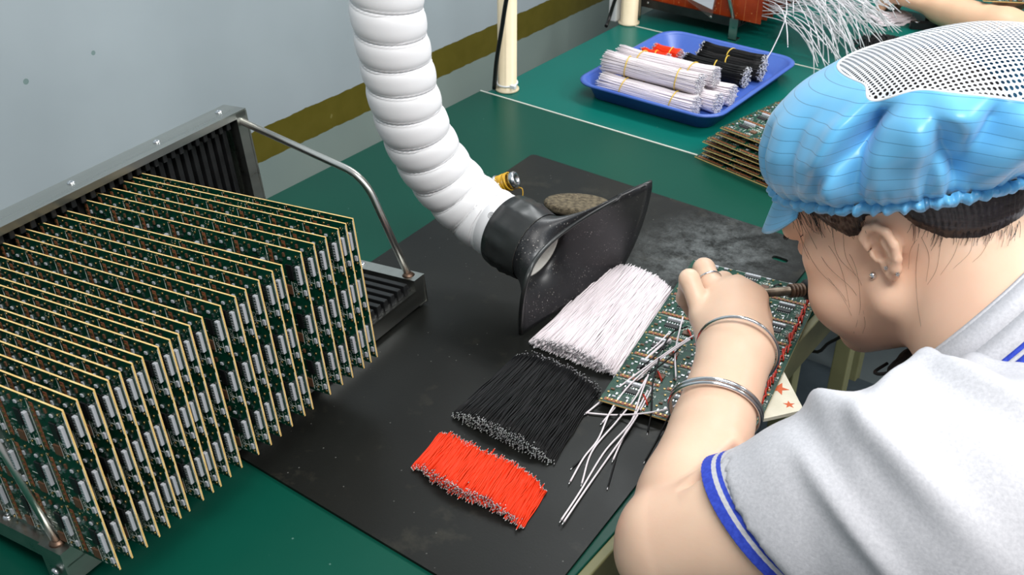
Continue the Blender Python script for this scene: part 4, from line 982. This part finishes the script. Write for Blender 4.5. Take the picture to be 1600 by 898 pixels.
B.chain([WRR + Vector((.0, .012, -.004)), hold + Vector((.024, .022, -.004)), hold + Vector((.002, .020, -.006)), hold + iron_d * -.03 + Vector((0, .013, .004))], (.018, .013, .0108, .0088), .005)
P, Q = B.nets(); print('body verts', len(P))
# skin fold at the inner elbow, where the forearm folds against the upper arm
from mathutils.bvhtree import BVHTree
_t = BVHTree.FromPolygons([tuple(v) for v in P.tolist()], [tuple(f) for f in Q.tolist()])
_cp = [_t.ray_cast(CAM, ray(1056 + 92 * k / 40, 766 - 62 * k / 40 + 6 * math.sin(k / 40 * PI)))[0] for k in range(41)]
_cp = [(np.array(p), min(1, k / 14)) for k, p in enumerate(_cp) if p]
_dd = np.full(len(P), 9.0); _ww = np.zeros(len(P))
for p, w_ in _cp: d = np.sqrt(((P - p) ** 2).sum(1)); m = d < _dd; _dd[m] = d[m]; _ww[m] = w_
P = P + normals_(P, Q) * (_ww * (-.0050 * np.exp(-(_dd / .0030) ** 2) + .0022 * np.exp(-((_dd - .009) / .006) ** 2)))[:, None]
BODY_P, BODY_Q = P, Q
person = empty('person', Vector((.23, .70, .45)), 'seated person in light blue cap and grey shirt bending over a circuit board to solder', 'person')
PM = Matrix.Translation(-Vector((.23, .70, .45)))
def pobj(name, me): me.transform(PM); return obj(name, me, person)
pobj('body', np_mesh('body', P, Q, M_skin, 1)); B = None
def pbuild(mb, name, mats, **kw):
    o = mb.build(name, mats, person, **kw); o.location = PM.to_translation(); return o
# ---------------------------------------------------------------- shirt
U = (SL - EL).normalized(); HEM = lerp(EL, SL, .47); UH = (U + (RM @ Vector((0, 1, 0))) * .55).normalized()
Sf = Field((-.30, .36, .40), (.48, 1.12, 1.13), .0045)
Sf.cone(HEM - U * .04, lerp(HEM, SL, .5), .0600, .068, .02); Sf.cone(lerp(HEM, SL, .4), SL, .068, .078, .03)
Sf.cone(SL, NB + Vector((.035, -.01, -.055)), .070, .050, .03); Sf.cone(SR, NB + Vector((.02, 0, -.035)), .070, .052, .03); Sf.cone(SL + Vector((.06, .03, -.06)), CH, .085, .12, .04); Sf.ell(CH, (.15, .19, .16), None, .06); Sf.cone(CH + Vector((.02, 0, 0)), HP, .145, .16, .05); Sf.cone(SL + Vector((.06, -.0, .0)), HP + Vector((0, -.05, 0)), .085, .13, .06)
Sf.cone(SR, lerp(SR, ER, .5), .078, .064, .03)
Sf.clip(HEM, tuple(-UH)); UR = (ER - SR).normalized(); 
Sf.cone(HEM - U * .07, HEM + U * .045, .0565, .0575, .003, 'sub')
# neck opening
ND = (H(0, -.03, -.05) - NB).normalized(); Sf.cone(CN - CAX * .025, CN + CAX * .14, .058, .075, .008, 'sub')
g = [Sf.lo[i] + Sf.h * np.arange(Sf.n[i]) for i in range(3)]
P, Q = Sf.nets()
def wrinkle(P):
    u = np.array(U); D0 = P - np.array(HEM); a = D0 @ u; ahem = D0 @ np.array(UH); r = D0 - a[:, None] * u; e1 = np.cross(u, [0, 0, 1.0]); e1 /= np.linalg.norm(e1); e2 = np.cross(u, e1); ph = np.arctan2(r @ e2, r @ e1); out = np.zeros(len(P)); G_ = 2.0
    for c_a, c_ph, w_a, w_ph, slope, amp in ((.05, -2.2, .012, 1.0, .030, .005), (.10, -1.3, .014, .8, .05, .006), (.13, -2.4, .012, .9, -.03, .005), (.17, -1.7, .016, .9, .06, .007), (.075, -.6, .010, .7, .04, .004), (.21, -2.3, .016, .8, .03, .006)):
        dphi = (ph - c_ph + PI) % (2 * PI) - PI; out += G_ * amp * np.exp(-((a - c_a - slope * dphi) / w_a) ** 2 - (dphi / w_ph) ** 2)
    seam = a - .205 - .02 * np.cos(ph * 1.0 + 1.2); out -= .0022 * np.exp(-(seam / .0022) ** 2)
    out += .0016 * np.sin(P[:, 0] * 62 + 2 * np.sin(P[:, 1] * 34)) * np.sin(P[:, 2] * 40 + P[:, 1] * 23 + 1)
    out *= np.clip((ahem - .004) / .03, 0, 1); return out
def normals(P, Q):
    n = np.cross(P[Q[:, 2]] - P[Q[:, 0]], P[Q[:, 3]] - P[Q[:, 1]]); N = np.zeros_like(P)
    for k in range(4):
        for d in range(3): N[:, d] += np.bincount(Q[:, k], n[:, d], len(P))
    return N / np.maximum(np.linalg.norm(N, axis=1), 1e-9)[:, None]
P = P + normals(P, Q) * wrinkle(P)[:, None]
pobj('shirt', np_mesh('shirt', P, Q, M_knit, 2)); Sf = None
# ribbed cuff with two blue stripes at the sleeve end
e1 = U.cross(Vector((0, 0, 1))).normalized(); e2 = U.cross(e1)
cf = MB(); cu1 = UH.cross(Vector((0, 0, 1))).normalized(); cu2 = UH.cross(cu1); rows = []; mid = []
def cuffp(a_, r_, ph):
    q = HEM + (e1 * math.cos(ph) + e2 * math.sin(ph)) * r_          # on the sleeve's round section, slid along the arm to the slanted hem plane
    return q - U * ((q - HEM).dot(UH) / U.dot(UH)) + U * a_
prof = [(-.0170, .0572, 1), (-.0172, .0596, 1), (-.0165, .0604, 1), (-.0080, .0608, 1), (-.0079, .0608, 0), (-.0040, .0610, 0), (-.0039, .0610, 1), (-.0002, .0611, 1), (0, .0611, 0), (.008, .0622, 0), (.014, .0628, 0), (.0155, .0600, 0)]
for i in range(len(prof) - 1):
    two = []
    for a_, r_, m_ in prof[i:i + 2]: two.append([cuffp(a_, r_ + (.0004 if k % 2 else 0), 2 * PI * k / 144) for k in range(144)])
    cf.grid(two, prof[i][2], closed_v=True)
cf.grid([[cuffp(a_, .0572, 2 * PI * k / 72) for k in range(72)] for a_ in (-.0170, .02)], 0, closed_v=True)
pbuild(cf, 'sleeve_cuff', [M_knit, M_bl])
# collar
axn = CAX; c1 = axn.orthogonal().normalized(); c1 = (Vector((0, 0, 1)) - axn * axn.z).normalized(); c2_ax = axn.cross(c1); rows = []; 
cprof = [(-.006, .0600, 0), (.012, .0620, 0), (.026, .0640, 0), (.029, .0655, 0), (.027, .0680, 0), (.010, .0750, 0), (-.006, .0830, 0), (-.0061, .0831, 1), (-.0095, .0850, 1), (-.0096, .0851, 0), (-.0125, .0868, 0), (-.0126, .0869, 1), (-.0190, .0910, 1), (-.0195, .0900, 1)]
cl_ = MB()
for i in range(len(cprof) - 1):
    two = []
    for a_, r_, m_ in cprof[i:i + 2]:
        two.append([CN + axn * (a_ - .026) + (c1 * math.cos(2 * PI * k / 90) + c2_ax * math.sin(2 * PI * k / 90)) * r_ for k in range(0, 90)])
    cl_.grid(two, cprof[i][2], closed_v=True)
pbuild(cl_, 'collar', [M_knit, M_bl], solid=.0016)
# ---------------------------------------------------------------- things worn by the worker, placed on the body surface
from mathutils.bvhtree import BVHTree
_bm = [c for c in person.children if c.name == 'body'][0].data
_bv = BVHTree.FromPolygons([v.co + Vector((.23, .70, .45)) for v in _bm.vertices], [tuple(p.vertices) for p in _bm.polygons])
def surf(px, py, off=0.0):
    hit = _bv.ray_cast(CAM, ray(px, py)); return (hit[0] + hit[1] * off, hit[1]) if hit[0] else (at(px, py, .95), -ray(px, py))
def torus_on(c, axis, R_, r, n=56, sq=1.0, sqd=None):
    axis = axis.normalized(); a = axis.orthogonal().normalized(); b_ = axis.cross(a)
    if sqd is not None: a = (sqd - axis * sqd.dot(axis)).normalized(); b_ = axis.cross(a)
    return [c + a * math.cos(2 * PI * k / n) * R_ * sq + b_ * math.sin(2 * PI * k / n) * R_ for k in range(n)]
FD = (WR - EL).normalized(); side_ = (RM @ Vector((1, 0, 0)))
imu = RM @ Vector((0, 1, 0))
pbuild(MB().tube(torus_on(WR + FD * .000 + palm_n * .002, FD + palm_n * .45, .0350, .0013, sq=1.12, sqd=palm_n), .0016, 10, closed=True), 'bangle', M_silver)['label'] = 'thin silver bangle at the wrist'
c_ = lerp(EL, WR, .66)
for k, o_ in enumerate((0, .0034)):
    pbuild(MB().tube(torus_on(c_ + FD * o_ + side_ * -.002, FD - side_ * .10 + palm_n * (.38 + .04 * k), .0385, .0015, sq=.95, sqd=palm_n), .0017, 10, closed=True), 'bangle', M_silver)['label'] = 'silver bangle of the pair around the forearm'
rp = tips['r']; rc = lerp(rp[0], rp[1], .62)
pbuild(MB().tube(torus_on(rc, rp[1] - rp[0], .0110, .001, 32), .0012, 8, closed=True), 'finger_ring', M_silver)
p_, n_ = surf(1366, 431, .002); pbuild(MB().lathe([(0, -.0032), (.002, -.0026), (.0032, 0), (.002, .0026), (0, .0032)], 14, M=Matrix.Translation(p_)), 'ear_stud', M_silver)
for (ex_, ey_) in ((1386, 419), (1402, 427)):
    p_, n_ = surf(ex_, ey_, .0012); m = MB()
    for k in range(5): m.lathe([(0, -.0009), (.0009, 0), (0, .0009)], 8, M=Matrix.Translation(p_ + Vector(RM @ Vector((math.cos(k * 1.257), math.sin(k * 1.257), 0))) * .0013))
    m.lathe([(0, -.001), (.001, 0), (0, .001)], 8, M=Matrix.Translation(p_)); pbuild(m, 'ear_stud', M_silver)['label'] = 'tiny flower shaped ear stud'
# eyebrows and lashes
for sx in (-1, 1):
    m = MB()
    for k in range(26):
        t = k / 25; x = sx * (.016 + .034 * t); y0 = H(x, .14 - .2 * abs(x) * 0, .024 + .004 * math.sin(t * PI)); hit = _bv.ray_cast(y0, -H.f)
        if hit[0]: m.tube([hit[0] - H.f * .0006, hit[0] + H.f * .001 + H.l * sx * .003 + H.u * (.003 - .004 * t)], .0004, 4)
    if m.v: pbuild(m, 'eyebrow', M_hair)
# ---------------------------------------------------------------- cap frame
cb = math.radians(15); CU = (H.u * math.cos(cb) - H.f * math.sin(cb)).normalized(); CF = (H.f * math.cos(cb) + H.u * math.sin(cb)).normalized(); CL = H.l
CC = H(0, -.014, .047)
def CP(f, l, u): return CC + (CF * f + CL * l + CU * u) * H.s
# hair: the part of the head surface inside the hairline, lifted off the skin and thinning out at its edge
def capc(p): d = p - CC; return d.dot(CF) / H.s, d.dot(CL) / H.s, d.dot(CU) / H.s
hl_t = [(0.0, .016), (0.35, .010)]
for px, py in ((1233, 318), (1262, 334), (1298, 356), (1328, 372), (1344, 374), (1352, 340), (1400, 330), (1432, 356), (1478, 374), (1530, 374), (1580, 352)):
    f_, l_, u_ = capc(surf(px, py)[0]); hl_t.append((abs(math.atan2(l_, f_)), u_))
hl_t = sorted(hl_t) + [(PI + .01, hl_t[-1][1])]; hx = [t[0] for t in hl_t]; hy = [t[1] for t in hl_t]
P, Q = BODY_P.copy(), BODY_Q; N = normals(P, Q)
for it in range(2):
    A = np.zeros_like(P); C_ = np.zeros(len(P))
    for x, y in ((0, 1), (1, 2), (2, 3), (3, 0)):
        for d in range(3): A[:, d] += np.bincount(Q[:, x], P[Q[:, y], d], len(P)) + np.bincount(Q[:, y], P[Q[:, x], d], len(P))
        C_ += np.bincount(Q[:, x], minlength=len(P)) + np.bincount(Q[:, y], minlength=len(P))
    P = P + .5 * (A / np.maximum(C_, 1)[:, None] - P)
D0 = (P - np.array(CC)) / H.s; cf_, cl2_, cu_ = D0 @ np.array(CF), D0 @ np.array(CL), D0 @ np.array(CU); th_ = np.arctan2(cl2_, cf_); hh3 = np.interp(np.abs(th_), hx, hy)
head_only = (np.abs(cf_) < .16) & (np.abs(cl2_) < .0765 + .012 * (cu_ > -.018)) & (np.abs(cu_) < .16); e_ = cu_ - hh3
keep = head_only & (e_ > -.0015); Qk = Q[keep[Q].all(1)]; used_ = np.unique(Qk); remap = np.full(len(P), -1); remap[used_] = np.arange(len(used_))
off_ = np.clip(e_ / .010, 0, 1) * .0042 - .0006 + (.0007 * np.sin(th_ * 120 + cu_ * 160 + 2 * np.sin(cu_ * 90)) + .0004 * np.sin(th_ * 260)) * np.clip(e_ / .012, 0, 1)
off_ = off_ + .016 * np.clip((cu_ - .035) / .04, 0, 1)
hp_ = P + N * off_[:, None]; pobj('hair', np_mesh('hair', hp_[used_], remap[Qk], M_hair, 0))
st = MB(); q_ = np.random.default_rng(21)
def strand(pix, r=.0002, off=.0007):
    pts = [surf(px, py, off)[0] for px, py in pix]; st.tube(spline(pts, 6 * len(pix)), [r * (1 - .5 * t) for t in np.linspace(0, 1, 6 * len(pix))], 4)
for k in range(150):      # fringe of short hairs across the hairline, behind and before the ear
    if k % 2: x = q_.uniform(1415, 1590); y = 340 + q_.uniform(0, 25); L = q_.uniform(14, 30); dx = -q_.uniform(-.1, .5)
    else: x = q_.uniform(1236, 1345); y = 318 + q_.uniform(0, 12); L = q_.uniform(20, 45) ; dx = q_.uniform(.1, .8)
    pix = [(x, y), (x + dx * L * .5 + 1, y + L * .5), (x + dx * L, y + L)]
    try: strand(pix, .00028, .0022)
    except Exception: pass
for pix in ([(1242, 330), (1262, 400), (1300, 440), (1330, 490), (1345, 545)], [(1250, 335), (1290, 410), (1335, 455), (1352, 500), (1348, 520)], [(1262, 350), (1300, 390), (1318, 430), (1328, 480)], [(1300, 350), (1310, 400), (1345, 440), (1350, 490)],
            [(1318, 365), (1322, 400), (1338, 430)], [(1240, 345), (1275, 415), (1320, 465), (1335, 520)], [(1436, 380), (1432, 420), (1434, 470), (1440, 510)], [(1440, 370), (1452, 400), (1448, 440)], [(1470, 380), (1464, 420), (1450, 445)],
            [(1500, 370), (1490, 400), (1470, 430)], [(1520, 370), (1515, 395), (1490, 420)], [(1550, 365), (1535, 395), (1520, 410)], [(1455, 350), (1425, 385), (1420, 420)], [(1270, 340), (1330, 400), (1345, 470), (1338, 510)]): strand(pix, .00014, .0006)
o = pbuild(st, 'loose_hair', M_hair); o['kind'] = 'stuff'
# ---------------------------------------------------------------- cap
TT = [0, .06, .14, .26, .40, .55, .70, .85, 1.0]
UPc = [0, .007, .020, .042, .066, .085, .098, .106, .108]; AFc = [.116, .123, .129, .133, .129, .112, .084, .046, 0]; BLc = [.093, .107, .117, .122, .113, .093, .064, .033, 0]; SHc = [0, -.002, -.006, -.014, -.026, -.040, -.052, -.058, -.060]
def ci(tab, t): return float(np.interp(t, TT, tab))
import functools
def smooth_tab(tab):
    x = np.linspace(0, 1, 201); y = np.interp(x, TT, tab)
    for _ in range(60): y[1:-1] = (y[:-2] + 2 * y[1:-1] + y[2:]) / 4
    return lambda t: float(np.interp(t, x, y))
fU, fA, fB, fS = map(smooth_tab, (UPc, AFc, BLc, SHc))
FOLD = [(1.30, .1, .5, .07, -.009, .9), (2.45, .15, .5, .08, -.012, -1.0), (2.80, .1, .45, .07, .009, -.8), (1.92, .30, .62, .16, .010, .25), (1.66, .06, .60, .085, -.013, -.05), (1.50, .12, .62, .10, .007, .0), (2.28, .05, .60, .10, -.011, .18), (2.46, .1, .55, .10, .008, .1), (1.18, .05, .45, .09, -.006, -.1), (2.72, .05, .4, .09, -.009, .3), (.75, .04, .38, .10, -.005, 0), (2.1, .05, .30, .06, -.007, .0), (2.95, .1, .5, .12, .008, .2), (3.5, .05, .4, .1, -.006, 0), (4.4, .05, .4, .1, -.007, 0), (5.3, .05, .45, .12, -.006, 0)]
def cap_pt(th, t):
    f, l = math.cos(th), math.sin(th); A = fA(t); Bw = fB(t)
    if f < 0: A *= 1.05 + .06 * math.sin(min(t, .6) / .6 * PI * .5)
    r = 0
    for t0, ta, tb_, w_, amp, skew in FOLD:
        dth = (th - t0 - skew * t + PI) % (2 * PI) - PI; env = math.exp(-((t - (ta + tb_) / 2) / ((tb_ - ta) * .55)) ** 2) * min(1, max(0, (.60 - t) / .16)); r += 2.5 * amp * math.exp(-(dth / w_) ** 2) * env
    gat = math.exp(-(t / .085) ** 2); r += gat * (.0032 * math.sin(th * 52 + 2 * math.sin(th * 7)) + .0020 * math.sin(th * 83 + 1)); r += .0018 * math.sin(th * 21 + 8 * t) * math.exp(-((t - .16) / .16) ** 2)
    r += .0035 * math.sin(th * 5 + t * 9) * math.sin(t * PI)
    xx_ = A * f + fS(t); up = fU(t) * 1.05 - 2.6 * max(0, -xx_ - .055) ** 2 * min(1, t / .35)
    return CP(A * f * (1 + 6 * r) + fS(t), Bw * l * (1 + 6 * r), up)
def tb(th):
    d1 = (th - 1.60 + PI) % (2 * PI) - PI; d2 = (th + 1.60 + PI) % (2 * PI) - PI
    return .60 + .10 * max(0, math.cos(th)) - .10 * max(0, -math.cos(th)) - .07 * math.exp(-(d1 / .15) ** 2) - .07 * math.exp(-(d2 / .15) ** 2)
NT_, NR = 420, 60
def uvmesh(name, rows, uvs, mats, closed=True):
    m = MB(); m.grid(rows, 0, closed_v=closed); me = m.mesh(name, mats); uv = me.uv_layers.new(name='UVMap'); nv = len(rows[0]); k = 0
    for p in me.polygons:
        js = [v % nv for v in p.vertices]; wrap = max(js) - min(js) > nv / 2
        for li, vi in zip(p.loop_indices, p.vertices):
            i, j = divmod(vi, nv); u, v = uvs(i, j)
            if wrap and name == 'cap_cloth' and j == 0: u += 1.0
            uv.data[li].uv = (u, v)
    return me
ths = [2 * PI * j / NT_ for j in range(NT_)]
rows = [[cap_pt(th, tb(th) * i / NR) for th in ths] for i in range(NR + 1)]
capme = uvmesh('cap_cloth', rows, lambda i, j: (j / NT_, tb(ths[j]) * i / NR), [M_cap]); capme.transform(PM)
cap = obj('cap', capme, person); sd = cap.modifiers.new('thickness', 'SOLIDIFY'); sd.thickness = .0008; sd.offset = -1
cap['label'] = 'light blue bouffant cap with thin dark stripes'
NN = 30; nrows = [[cap_pt(th, tb(th) + (1 - tb(th)) * i / NN) for th in ths] for i in range(NN + 1)]
_rd = sorted([((r_[j] - nrows[-1][0]).dot(CF), (r_[j] - CC).dot(CU)) for r_ in nrows for j in (0, NT_ // 2)]); rdx = [a for a, b in _rd]; rdy = [b for a, b in _rd]
def nuv(i, j):
    ap = nrows[-1][j]; p = nrows[i][j] - ap; x_ = p.dot(CF); y_ = (nrows[i][j] - CC).dot(CL); dr = min(1, abs(y_) / .025) * max(0, float(np.interp(x_, rdx, rdy)) - (nrows[i][j] - CC).dot(CU)); y_ = math.copysign(math.hypot(y_, dr), y_); return (x_ - y_) / .0056, (x_ + y_) / .0056
nme = uvmesh('net', nrows, nuv, [M_net]); no = obj('cap_mesh', nme, cap); no['label'] = 'white open mesh crown of the cap'; no.data.transform(PM)
sm_ = MB(); sm_.tube([p for p in rows[-1]], .0013, 6, closed=True); so_ = sm_.build('cap_seam', M_white_p, cap); so_.location = PM.to_translation(); so_['label'] = 'white seam where the mesh joins'
# elastic ruffle under the cap edge
rr2 = []
for i in range(9):
    t = i / 8; row = []
    for th in [2 * PI * j / 420 for j in range(420)]:
        g_ = .0026 * math.sin(th * 52 + 2 * math.sin(th * 7)) + .0022 * math.sin(th * 97 + 2 * t) ; out_ = .0045 * math.sin(t * PI)
        row.append(CP((.119 * (1.06 if math.cos(th) < 0 else 1) + out_ + g_ * (1 - .3 * t)) * math.cos(th), (.0930 + out_ + g_ * (1 - .3 * t)) * math.sin(th), -.0105 * t + .002 + .0012 * math.sin(th * 61)))
    rr2.append(row)
rf = uvmesh('ruffle', rr2, lambda i, j: (j / 420, .01), [M_cap]); rf.transform(PM); obj('elastic_band', rf, cap)
# visor at the front
vz = []
for i in range(9):
    t = i / 8; row = []
    for j in range(29):
        a_ = (j / 28 - .5) * 2.1; L = .050 * t * (1 - (abs(j / 28 - .5) * 2) ** 3 * .75); row.append(CP((.117 + L * .55) * math.cos(a_) + .0, (.091 + L * .30) * math.sin(a_), -.006 - L * .83))
    vz.append(row)
vm = uvmesh('visor', vz, lambda i, j: (j / 28 * .2, i / 8 * .25), [M_cap], closed=False); vm.transform(PM); vo = obj('visor', vm, cap); sd = vo.modifiers.new('thickness', 'SOLIDIFY'); sd.thickness = .002
# face mask pulled under the chin
mk_ = MB(); rows = []
for i in range(11):
    v = -PI / 2 + PI * i / 10; rows.append([H(.058 * math.cos(v) * math.cos(u), .052 + .040 * math.cos(v) * math.sin(u) - .02, -.117 - .012 * math.sin(u) + .0105 * math.sin(v) + .0015 * math.sin(u * 9)) for u in [2 * PI * k / 36 for k in range(36)]])
mk_.grid(rows, 0, closed_v=True); mo = pbuild(mk_, 'face_mask', M_black_cloth); mo['label'] = 'black face mask pulled down under the chin'
sb_ = MB(); sb_.tube(spline([H(.050, .03, -.117), H(.056, .052, -.119), H(.044, .070, -.121), H(.025, .068, -.122)], 20), .0016, 6)
s2 = sb_.build('ear_loop', M_black_cloth, mo)
# trousers, shoes
Tf = Field((-.36, .48, .0), (.45, 1.02, .76), .008)
for y_ in (.60, .84):
    kn = Vector((-.25, y_ + (.06 if y_ > .7 else -.02), .545)); an = Vector((-.16, y_ + .03, .10)); hp_ = Vector((.22, .70 + (y_ - .72) * .8, .555))
    Tf.cone(hp_, kn, .105, .074, .03); Tf.cone(kn, an, .068, .052, .02)
Tf.ell((.24, .71, .57), (.15, .18, .12), None, .04)
P, Q = Tf.nets(); pobj('trousers', np_mesh('trousers', P, Q, M_slate, 2))
for y_ in (.63, .93):
    m = MB(); rows = []
    for i in range(13):
        t = i / 12; w_ = .044 * math.sin(PI * min(1, .12 + t * .95)) ** .5 + .004; hh2 = .085 - .05 * t; rows.append([Vector((-.10 - .25 * t, y_, .022)) + Vector((0, w_ * math.cos(a_), .0 + (hh2 if math.sin(a_) > 0 else .0215) * math.sin(a_) * (1 if w_ > .006 else .3))) for a_ in [2 * PI * k / 20 for k in range(20)]])
    m.grid(rows, 0, closed_v=True); m.f += [tuple(range(20))[::-1], tuple(12 * 20 + k for k in range(20))]; m.mi += [0, 0]; m.sm += [False, False]
    pbuild(m, 'shoe', M_shoe)
# stool
sto = empty('stool', (.26, .70, 0), 'round black stool under the seated person in grey shirt', 'stool')
MB().lathe([(0, .40), (.15, .40), (.17, .41), (.172, .435), (.16, .448), (0, .45)], 40).build('seat', M_plastic_b, sto)
MB().lathe([(.02, .05), (.02, .40)], 16).build('column', M_steel, sto)
for k in range(5):
    a_ = 2 * PI * k / 5 + .3; MB().tube([(.018 * math.cos(a_), .018 * math.sin(a_), .06), (.24 * math.cos(a_), .24 * math.sin(a_), .018)], .014, 8).build('leg', M_steel, sto)
# ---------------------------------------------------------------- soldering iron
tip_ = at(1136, 482, 1.150); ie = empty('soldering_iron', iron_b, 'soldering iron with brown stained barrel and black handle, held over the board', 'soldering iron')
def ib(mb, name, mat): o = mb.build(name, mat, ie); o.location = -iron_b; return o
s = NT('heat_stained_barrel', (120, 106, 90), 0.45, 0.7); s.color(s.ramp(s.noise(60, 4), [(.3, (70, 56, 44)), (.7, (150, 138, 122))])); M_bar = s.m
ib(MB().tube([tip_, lerp(tip_, iron_a, .5), iron_a], [.0006, .0026, .0042], 12), 'iron_tip', M_bar)
ib(MB().tube([iron_a - iron_d * .001, iron_a, lerp(iron_a, iron_b, .66), lerp(iron_a, iron_b, .67)], [.0036, .0048, .0052, .0052], 16), 'barrel', M_bar)
m = MB(); c0 = lerp(iron_a, iron_b, .66)
for k in range(4): m.tube([c0 + iron_d * (.0045 * k), c0 + iron_d * (.0045 * k + .001), c0 + iron_d * (.0045 * k + .0035), c0 + iron_d * (.0045 * k + .0045)], [.0062, .0076, .0076, .0062], 18)
ib(m, 'ferrule', speck('burnt_brown_ferrule', (70, 48, 32), (100, 74, 52), 200, .5))
ib(MB().tube([c0 + iron_d * .018, c0 + iron_d * .022, c0 + iron_d * .032, c0 + iron_d * .10, c0 + iron_d * .16, c0 + iron_d * .19], [.0065, .0112, .0125, .0105, .0115, .008], 18), 'handle', M_cable)
he = c0 + iron_d * .19; ib(MB().tube(spline([he, he + iron_d * .03 + Vector((0, 0, -.005)), he + Vector((.10, .02, -.06)), aty(1345, 500, 1.42), aty(1325, 518, 1.42), aty(1296, 535, 1.42), aty(1262, 545, 1.42), Vector((-.60, 1.46, .45)), Vector((-.55, 1.50, .006)), Vector((-.9, 1.55, .006))], 50), .0028, 8), 'cord', M_cable)
# ---------------------------------------------------------------- coworker at the far bench
B2 = Field((-.68, 1.80, .74), (.22, 2.55, 1.36), .0042)
H2 = Head(B2, None, None, 5, 35, 0, 1.05, origin=Vector((-.10, 2.22, 1.19))); nb2 = Vector((.02, 2.20, 1.05)); sculpt_head(H2, nb2)
wl = atz(1470, 14, .792); el2 = atz(1640, 74, .792); sl2 = Vector((.02, 2.02, 1.00)); sr2 = Vector((.02, 2.38, 1.00)); er2 = Vector((-.12, 2.44, .80)); wr2 = atz(1650, -22, .85)
B2.cone(sl2, lerp(sl2, el2, .5), .052, .046, .02); B2.cone(lerp(sl2, el2, .5), el2, .046, .038, .02); B2.cone(el2, lerp(el2, wl, .4), .040, .041, .01); B2.cone(lerp(el2, wl, .4), wl, .040, .028, .01)
B2.cone(sr2, lerp(sr2, er2, .5), .052, .046, .02); B2.cone(lerp(sr2, er2, .5), er2, .046, .038, .02); B2.cone(er2, wr2, .040, .028, .01); B2.cone(sl2, sr2, .05, .05, .03)
def hand2(w, d, spread, up, curl):
    d = d.normalized(); s_ = spread.normalized(); out = []
    for k, L in enumerate((.062, .072, .070, .058)):
        kn = w + d * (.080 - .006 * abs(k - 1.5)) + s_ * (.019 * (k - 1.5)); B2.cone(w + s_ * (.006 * (k - 1.5)), kn, .019, .0115, .01)
        a_ = kn + d * L * .5 + up * (.004 - curl * .010); b_ = a_ + d * L * .28 + up * (-.006 - curl * .018); c_ = b_ + d * L * .1 + up * (-.004 - curl * .014); B2.chain([kn, a_, b_, c_], (.0108, .0095, .0082, .0072), .004)
    B2.chain([w + d * .02 + s_ * .022, w + d * .05 + s_ * .042 - up * .008, w + d * .075 + s_ * .046 - up * .014, w + d * .095 + s_ * .040 - up * .018], (.016, .013, .0105, .0085), .005)
hand2(wl + Vector((0, 0, .004)), wl - el2, Vector((.25, 1, 0)), Vector((0, 0, 1)), 1.0)
tgt = atz(1572, 8, .80); hand2(wr2, tgt - wr2, Vector((-.6, -.8, 0)), Vector((0, 0, 1)), .9)
P, Q = B2.nets(); cw = empty('person', (.10, 2.20, .45), 'coworker at the far bench seen as bare forearms and hands holding a board', 'person')
PM2 = Matrix.Translation(-Vector((.10, 2.20, .45))); me = np_mesh('body', P, Q, mk_skin('coworker_skin', (226, 184, 150), (232, 192, 158), (222, 164, 140)), 1); me.transform(PM2); obj('body', me, cw)
S2 = Field((-.2, 1.85, .44), (.35, 2.56, 1.12), .009); S2.cone(sl2, lerp(sl2, el2, .35), .066, .062, .02); S2.cone(sr2, lerp(sr2, er2, .35), .066, .062, .02); S2.cone(sl2, sr2, .06, .06, .03); S2.cone(Vector((.06, 2.2, .95)), Vector((.18, 2.2, .55)), .14, .14, .06)
S2.cone(nb2, nb2 + (H2(0, -.03, -.05) - nb2).normalized() * .1, .062, .066, .01, 'sub'); S2.clip(lerp(sl2, el2, .36) , tuple((el2 - sl2).normalized())) if False else None
P, Q = S2.nets(); me = np_mesh('shirt', P, Q, M_knit, 1); me.transform(PM2); obj('shirt', me, cw)
h3 = Field(H2.c - Vector((.15,) * 3), H2.c + Vector((.15,) * 3), .006); HX = Head(h3, None, None, 5, 35, 0, 1.05, origin=H2.c); HX.ell((0, -.022, .042), (.092, .112, .10)); h3.clip(H2(0, 0, .03), tuple(-(H2.u * .93 - H2.f * .36)))
P, Q = h3.nets(); me = np_mesh('cap', P, Q, speck('plain_blue_cloth', (96, 180, 232), (110, 190, 238), 20), 1); me.transform(PM2); obj('cap', me, cw)
t3 = Field((-.35, 1.95, .0), (.35, 2.45, .72), .012)
for y_ in (2.1, 2.3): t3.cone((.15, y_, .53), (-.22, y_, .52), .095, .07, .03); t3.cone((-.22, y_, .52), (-.18, y_, .07), .065, .055, .02)
P, Q = t3.nets(); me = np_mesh('trousers', P, Q, M_slate, 1); me.transform(PM2); obj('trousers', me, cw)
sto2 = copy_tree(sto); sto2.location = (.18, 2.20, 0); sto2['label'] = 'round black stool under the coworker at the far bench'
hb2 = copy_tree(proto); q3 = atz(1512, 14, .80); tag(hb2, 'dark circuit board panel held in the coworker hands at top right', 'circuit board'); del hb2['group']
hb2.matrix_world = flat_frame((q3.x + .02, q3.y - .02, .835), math.radians(-62)) @ Matrix.Translation((0, 0, -PW * .2))
